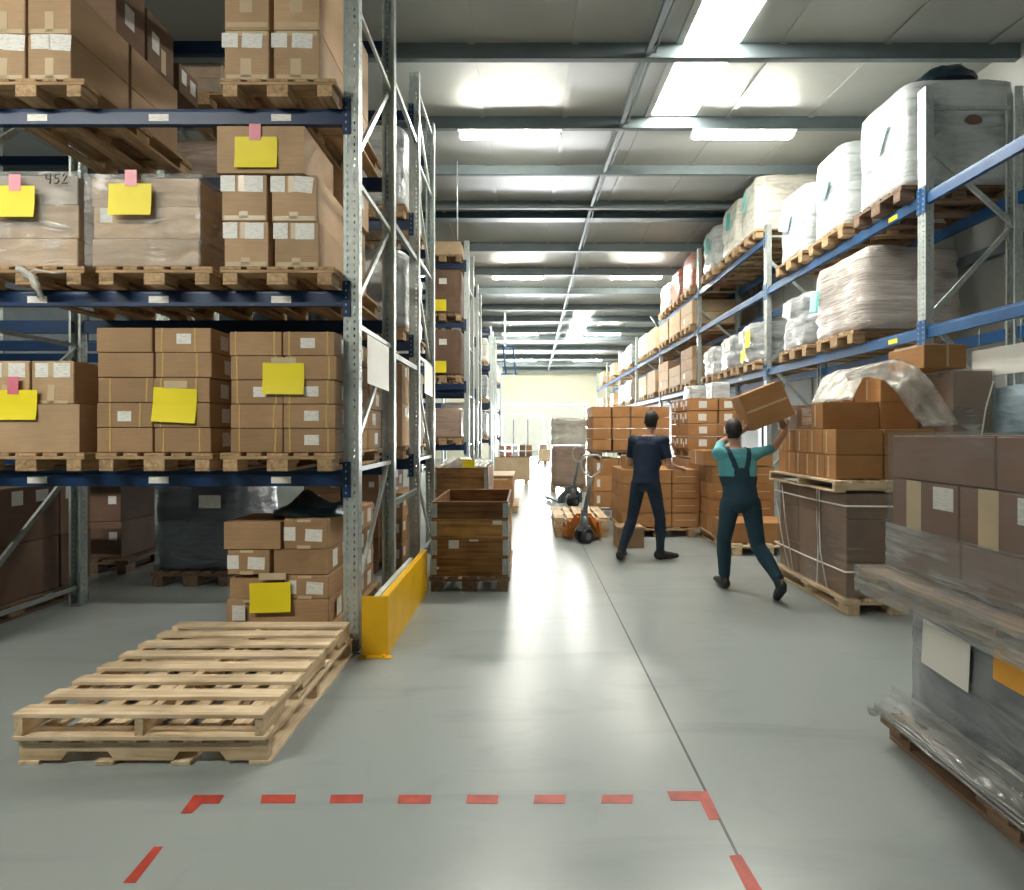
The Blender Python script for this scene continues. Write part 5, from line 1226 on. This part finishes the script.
def hand(bm, wrist, dirv, palm_n, thumb_side, curl, s=1.0):
    """palm from the wrist along dirv; palm_n points out of the palm; fingers curl towards palm_n"""
    d = Vector(dirv).normalized(); n = Vector(palm_n); n = (n - d * n.dot(d)).normalized(); l = d.cross(n).normalized() * thumb_side
    w = Vector(wrist)
    rcone(bm, w, w + d * .04 * s, .024 * s, .026 * s)
    for k in (-.026, -.009, .009, .026): rcone(bm, w + d * .03 * s + l * k * .7 * s, w + d * .092 * s + l * k * s, .016 * s, .0135 * s)
    for k, ln in ((.030, .072), (.011, .082), (-.009, .076), (-.028, .060)):
        p = w + d * .092 * s + l * k * s; dd = d.copy(); ang = curl * .55
        for i, f in enumerate((.45, .32, .23)):
            dd = (dd * math.cos(ang) + n * math.sin(ang)).normalized(); nn = (n - dd * n.dot(dd)).normalized()
            q = p + dd * ln * f * s; rcone(bm, p, q, (.0098 - .0010 * i) * s, (.0092 - .0010 * i) * s); p = q
            ang = curl * .55; n_ = nn
    p = w + d * .030 * s + l * .030 * s; dd = (d * .70 + l * .75 + n * .25).normalized()
    for i, ln in enumerate((.042, .032, .026)):
        q = p + dd * ln * s; rcone(bm, p, q, .0125 * s - .001 * i, .0110 * s - .001 * i); p = q; dd = (dd + d * .35 + n * .15 * curl - l * .18).normalized()
def zone_mesh(me, sel, push, mat, thick=.004):
    bm = bmesh.new(); bm.from_mesh(me); bm.normal_update()
    keep = [f for f in bm.faces if sel(f.calc_center_median())]
    ks = set(keep)
    bmesh.ops.delete(bm, geom=[f for f in bm.faces if f not in ks], context='FACES')
    bm.normal_update()
    wr = [(v, v.normal.copy()) for v in bm.verts]
    for v, n in wr: v.co += n * (push + .004 * noise.noise(v.co * 9))
    bmesh.ops.smooth_vert(bm, verts=list(bm.verts), factor=.4, use_axis_x=True, use_axis_y=True, use_axis_z=True)
    m = bpy.data.meshes.new('clothing'); bm.to_mesh(m); bm.free(); m.materials.append(M[mat])
    m.polygons.foreach_set('use_smooth', [True] * len(m.polygons))
    return m
def segd(p, a, b_):
    ab = b_ - a; t = max(0, min(1, (p - a).dot(ab) / ab.dot(ab))); return (p - (a + ab * t)).length, t
def person(label, loc, yaw, J, s, hands, cloth, hairtop=True, headrot=(0, 0)):
    """J: joints in local space (x right, y forward)."""
    V = {k: Vector(v) for k, v in J.items()}
    bm = bmesh.new()
    R = lambda a, b_, ra, rb: rcone(bm, V[a], V[b_], ra * s, rb * s)
    for sd in 'LR':
        R('hip' + sd, 'knee' + sd, .088, .058); R('knee' + sd, 'ankle' + sd, .060, .040)
        kn, an = V['knee' + sd], V['ankle' + sd]; rcone(bm, kn.lerp(an, .12), kn.lerp(an, .32), .058 * s, .062 * s); rcone(bm, kn.lerp(an, .32), kn.lerp(an, .62), .062 * s, .050 * s)
        R('ankle' + sd, 'heel' + sd, .040, .036); R('heel' + sd, 'toe' + sd, .036, .034)
        R('sh' + sd, 'el' + sd, .054, .042); R('el' + sd, 'wr' + sd, .042, .027)
        R('chest', 'sh' + sd, .092, .062)
        h = hands[sd]; hand(bm, V['wr' + sd], h[0], h[1], h[2], h[3], s)
    # torso built from flattened ellipsoids along the spine
    side = (V['shR'] - V['shL']).normalized(); hs = (V['hipR'] - V['hipL']).normalized()
    def tor(p, w, d, sidev, up):
        up = up.normalized(); x = (sidev - up * sidev.dot(up)).normalized(); y = up.cross(x)
        rot = Matrix((x, y, up)).transposed().to_4x4(); ell(bm, p, w * s, d * s, .095 * s, rot)
    P0, P1, P2 = V['pelvis'], V['waist'], V['chest']
    for t in [k / 10 for k in range(11)]: tor(P0.lerp(P1, t), .162 - .014 * t, .115 - .014 * t, hs.lerp(side, t * .4), P1 - P0)
    for t in [k / 12 for k in range(13)]: tor(P1.lerp(P2, t), .148 + .040 * math.sin(t * PI * .6), .100 + .008 * t, hs.lerp(side, .4 + t * .6), P2 - P1)
    tor(P2 + (V['neck'] - P2) * .40, .165, .094, side, V['neck'] - P2)
    R('neck', 'headbase', .060, .055)
    hb_ = V['headbase']; hd = (V['headtop'] - hb_); H = hd.length; up = hd.normalized()
    fwd = Vector((math.sin(headrot[0]), math.cos(headrot[0]), 0)); fwd = (fwd - up * fwd.dot(up)).normalized(); rt = fwd.cross(up)
    rot = Matrix((rt, fwd, up)).transposed().to_4x4()
    hc = hb_ + up * H * .55
    ell(bm, hc + up * .02 * s - fwd * .008 * s, .074 * s, .094 * s, .105 * s, rot)
    ell(bm, hc - up * .06 * s + fwd * .028 * s, .056 * s, .062 * s, .062 * s, rot)
    ell(bm, hc - up * .095 * s + fwd * .062 * s, .028 * s, .026 * s, .024 * s, rot)
    rcone(bm, hc + fwd * .088 * s + up * .005 * s, hc + fwd * .108 * s - up * .032 * s, .011 * s, .015 * s)
    for q in (-1, 1):
        ell(bm, hc + rt * q * .076 * s - fwd * .004 * s - up * .012 * s, .010 * s, .022 * s, .034 * s, rot)
        ell(bm, hc + rt * q * .03 * s + fwd * .082 * s + up * .022 * s, .024 * s, .014 * s, .009 * s, rot)
    ell(bm, hc + fwd * .085 * s - up * .062 * s, .024 * s, .012 * s, .008 * s, rot)
    me = remesh(bm, .0085 * s, 5); me.materials.append(M['skin']); me.name = 'body'
    me.polygons.foreach_set('use_smooth', [True] * len(me.polygons))
    o = obj('person', me, None, loc, yaw); tag(o, label, 'person')
    bones = []
    for sd in 'LR': bones += [('thigh' + sd, 'hip' + sd, 'knee' + sd), ('shin' + sd, 'knee' + sd, 'ankle' + sd), ('foot' + sd, 'heel' + sd, 'toe' + sd), ('ua' + sd, 'sh' + sd, 'el' + sd), ('fa' + sd, 'el' + sd, 'wr' + sd), ('sh' + sd, 'chest', 'sh' + sd)]
    bones += [('pel', 'pelvis', 'waist'), ('tor', 'waist', 'chest'), ('nk', 'chest', 'neck'), ('hd', 'headbase', 'headtop')]
    for sd in 'LR': V['hn' + sd] = V['wr' + sd] + Vector(hands[sd][0]).normalized() * .18 * s; bones.append(('hand' + sd, 'wr' + sd, 'hn' + sd))
    RAD = {'thigh': .07, 'shin': .05, 'foot': .035, 'ua': .047, 'fa': .034, 'sh': .06, 'pel': .13, 'tor': .13, 'nk': .08, 'hd': .09, 'hand': .03}
    def info(p):
        best = None
        for n, a, b_ in bones:
            k = n.rstrip('LR'); d, t = segd(p, V[a], V[b_]); d -= RAD[k] * s
            if best is None or d < best[0]: best = (d, k, t, n)
        return best
    for (nm, sel, push, mat) in cloth:
        q_ = obj(nm, zone_mesh(me, lambda p, sel=sel: sel(p, info(p)), push, mat), o)
        sm_ = q_.modifiers.new('thickness', 'SOLIDIFY'); sm_.thickness = .005; sm_.offset = -1
    if hairtop:
        def hs_(p):
            q = p - hc; u, f, r_ = q.dot(up), q.dot(fwd), q.dot(rt)
            return info(p)[1] in ('hd', 'nk') and u > -.075 * s and (u > .055 * s or f < .02 * s) and (f < .06 * s or u > .075 * s) and not (abs(r_) > .068 * s and u < .02 * s and f > -.02 * s)
        q_ = obj('hair', zone_mesh(me, hs_, .009, 'hair', .003), o); sm_ = q_.modifiers.new('thickness', 'SOLIDIFY'); sm_.thickness = .006; sm_.offset = -1
    for q in (-1, 1):
        b = MB(); bmesh.ops.create_uvsphere(b.bm, u_segments=10, v_segments=8, radius=.012 * s); obj('eye', b.mesh('eye', 'ink', True), o, hc + rt * q * .031 * s + fwd * .087 * s + up * .008 * s)
    for sd in 'LR':                                                   # shoes
        b = MB(); f = V['toe' + sd] - V['heel' + sd]; L = f.length; f.normalize(); a_ = V['heel' + sd] - f * .02
        for i in range(9):
            t = i / 8; c = a_ + f * (L + .05) * t; w_ = (.040 + .010 * math.sin(t * PI)) * s
            hgt = (.052 if t < .4 else .052 - .022 * (t - .4) / .6) * s
            ell(b.bm, c + Vector((0, 0, .012 - .008 * t)), w_, w_, hgt)
        rcone(b.bm, V['heel' + sd] + f * .02, V['ankle' + sd].lerp(V['knee' + sd], .10), .050 * s, .052 * s)
        m = remesh(b.bm, .009, 2); m.materials.append(M['shoe']); m.name = 'shoe'
        obj('shoe', m, o)
    return o
# --- man in navy: stands turned away, one foot forward, looking down at the boxes
s1 = 1.02
J1 = dict(pelvis=(0, 0, .93), waist=(.0, .02, 1.10), chest=(.01, .06, 1.37), neck=(.01, .085, 1.50), headbase=(.01, .10, 1.545), headtop=(.02, .155, 1.785),
          hipL=(-.095, 0, .91), kneeL=(-.17, -.02, .49), ankleL=(-.22, -.20, .115), heelL=(-.225, -.235, .06), toeL=(-.27, -.05, .045),
          hipR=(.095, .0, .91), kneeR=(.12, .15, .49), ankleR=(.115, .16, .10), heelR=(.105, .14, .045), toeR=(.235, .27, .04),
          shL=(-.185, .05, 1.44), elL=(-.27, .10, 1.16), wrL=(-.18, .32, 1.10), shR=(.205, .06, 1.44), elR=(.27, .06, 1.15), wrR=(.32, .30, 1.10))
person('man in navy T-shirt and dark trousers standing turned towards the brown boxes', (1.44, 6.50, .005), math.radians(-38), J1, s1,
       {'L': ((.35, .9, -.1), (.8, 0, -.3), 1, .6), 'R': ((.1, .95, -.05), (-.8, 0, -.3), -1, .6)},
       [('tshirt', lambda p, i: (i[1] in ('tor', 'nk', 'sh') and (p.z < 1.50) and not (i[1] == 'nk' and p.z > 1.485)) or (i[1] == 'ua' and i[2] < .72) or (i[1] == 'pel' and p.z > .93), .010, 'shirt_navy'),
        ('trousers', lambda p, i: i[1] in ('thigh',) or (i[1] == 'shin' and i[2] < .92) or (i[1] == 'pel' and p.z < 1.03), .008, 'pants_navy')])
# --- man in teal: walks away with a box on his raised arms
s2 = .945
J2 = dict(pelvis=(0, 0, .87), waist=(.0, .03, 1.02), chest=(.0, .09, 1.26), neck=(.0, .12, 1.385), headbase=(-.005, .13, 1.43), headtop=(-.012, .17, 1.655),
          hipL=(-.088, .02, .86), kneeL=(-.085, .20, .47), ankleL=(-.09, .17, .095), heelL=(-.09, .14, .045), toeL=(-.10, .32, .04),
          hipR=(.088, -.02, .86), kneeR=(.15, -.05, .46), ankleR=(.22, -.34, .20), heelR=(.225, -.37, .15), toeR=(.25, -.23, .035),
          shL=(-.18, .09, 1.335), elL=(-.07, .33, 1.43), wrL=(.13, .25, 1.56), shR=(.19, .09, 1.335), elR=(.41, .20, 1.38), wrR=(.535, .20, 1.56))
M2X, M2Y = 2.06, 5.19
def bib(p, i):
    if i[1] in ('thigh', 'pel') or (i[1] == 'shin' and i[2] < .93): return True
    if i[1] in ('tor', 'nk', 'sh'):
        if p.z < 1.12: return True
        t = (p.z - 1.12) / .25
        if p.y < .12: return abs(abs(p.x) - (.025 + .075 * max(0, t))) < .024 or (p.z < 1.2 and abs(p.x) < .07)
        return (abs(p.x) < .12 and p.z < 1.28) or abs(abs(p.x) - .10) < .022
    return False
person('man in teal shirt and dark overalls walking away with a box held at his head', (M2X, M2Y, .005), math.radians(0), J2, s2,
       {'L': ((.75, .25, .55), (.3, -.2, .6), -1, .7), 'R': ((-.25, .35, .75), (-.6, .0, .7), 1, .7)},
       [('shirt', lambda p, i: (i[1] in ('tor', 'nk', 'sh') and not (i[1] == 'nk' and p.z > 1.375)) or (i[1] == 'ua' and i[2] < .85) or (i[1] == 'pel' and p.z > 1.0), .009, 'shirt_teal'),
        ('overalls', bib, .016, 'overall')])
cb2 = box(-.215, .215, -.18, .18, 0, .37, 'orange-brown box carried at head height by the man in teal', [('T', 'f', .5, .5, .40, .02)], None, 'card_orange')
cb2.location = (2.455, 5.46, 1.64); cb2.rotation_euler = (0, math.radians(-22), math.radians(-8))
# ================================================================== LIGHT, WORLD, CAMERA
b = MB(); b.box(XL, XR + 2, YF + 14, YF + 14.3, 0, 7); struct('outside_wall', b.mesh('outside_wall', 'white_paper'))
w = bpy.data.worlds.new('World'); SC.world = w; w.use_nodes = True
bg = w.node_tree.nodes['Background']; bg.inputs['Color'].default_value = (0.93, 0.98, 1.0, 1); bg.inputs['Strength'].default_value = 0.35
dl = bpy.data.lights.new('daylight', 'AREA'); dl.shape = 'RECTANGLE'; dl.size = DX1 - DX0 - .2; dl.size_y = DZ - .2; dl.energy = 1500; dl.color = (.95, .98, 1.0)
do = bpy.data.objects.new('doorway_daylight', dl); C.objects.link(do); do.location = ((DX0 + DX1) / 2, YF + 3.2, DZ / 2 + .02); do.rotation_euler = (-PI / 2, 0, 0)
cam = bpy.data.cameras.new('Camera'); co = bpy.data.objects.new('Camera', cam); C.objects.link(co); SC.camera = co
co.location = (0, 0, CH); co.rotation_euler = (PI / 2, 0, 0)
cam.sensor_width = 36; cam.sensor_fit = 'HORIZONTAL'; cam.lens = F / 1024 * 36
cam.shift_x = (512 - VX) / 1024; cam.shift_y = -(445 - VY) / 1024
cam.clip_end = 200
SC.view_settings.view_transform = 'Standard'; SC.view_settings.look = 'None'; SC.view_settings.gamma = 1; SC.view_settings.use_curve_mapping = False
SC.view_settings.exposure = 1.52
SC.cycles.use_denoising = True; SC.cycles.max_bounces = 7; SC.cycles.transparent_max_bounces = 14; SC.cycles.sample_clamp_indirect = 6
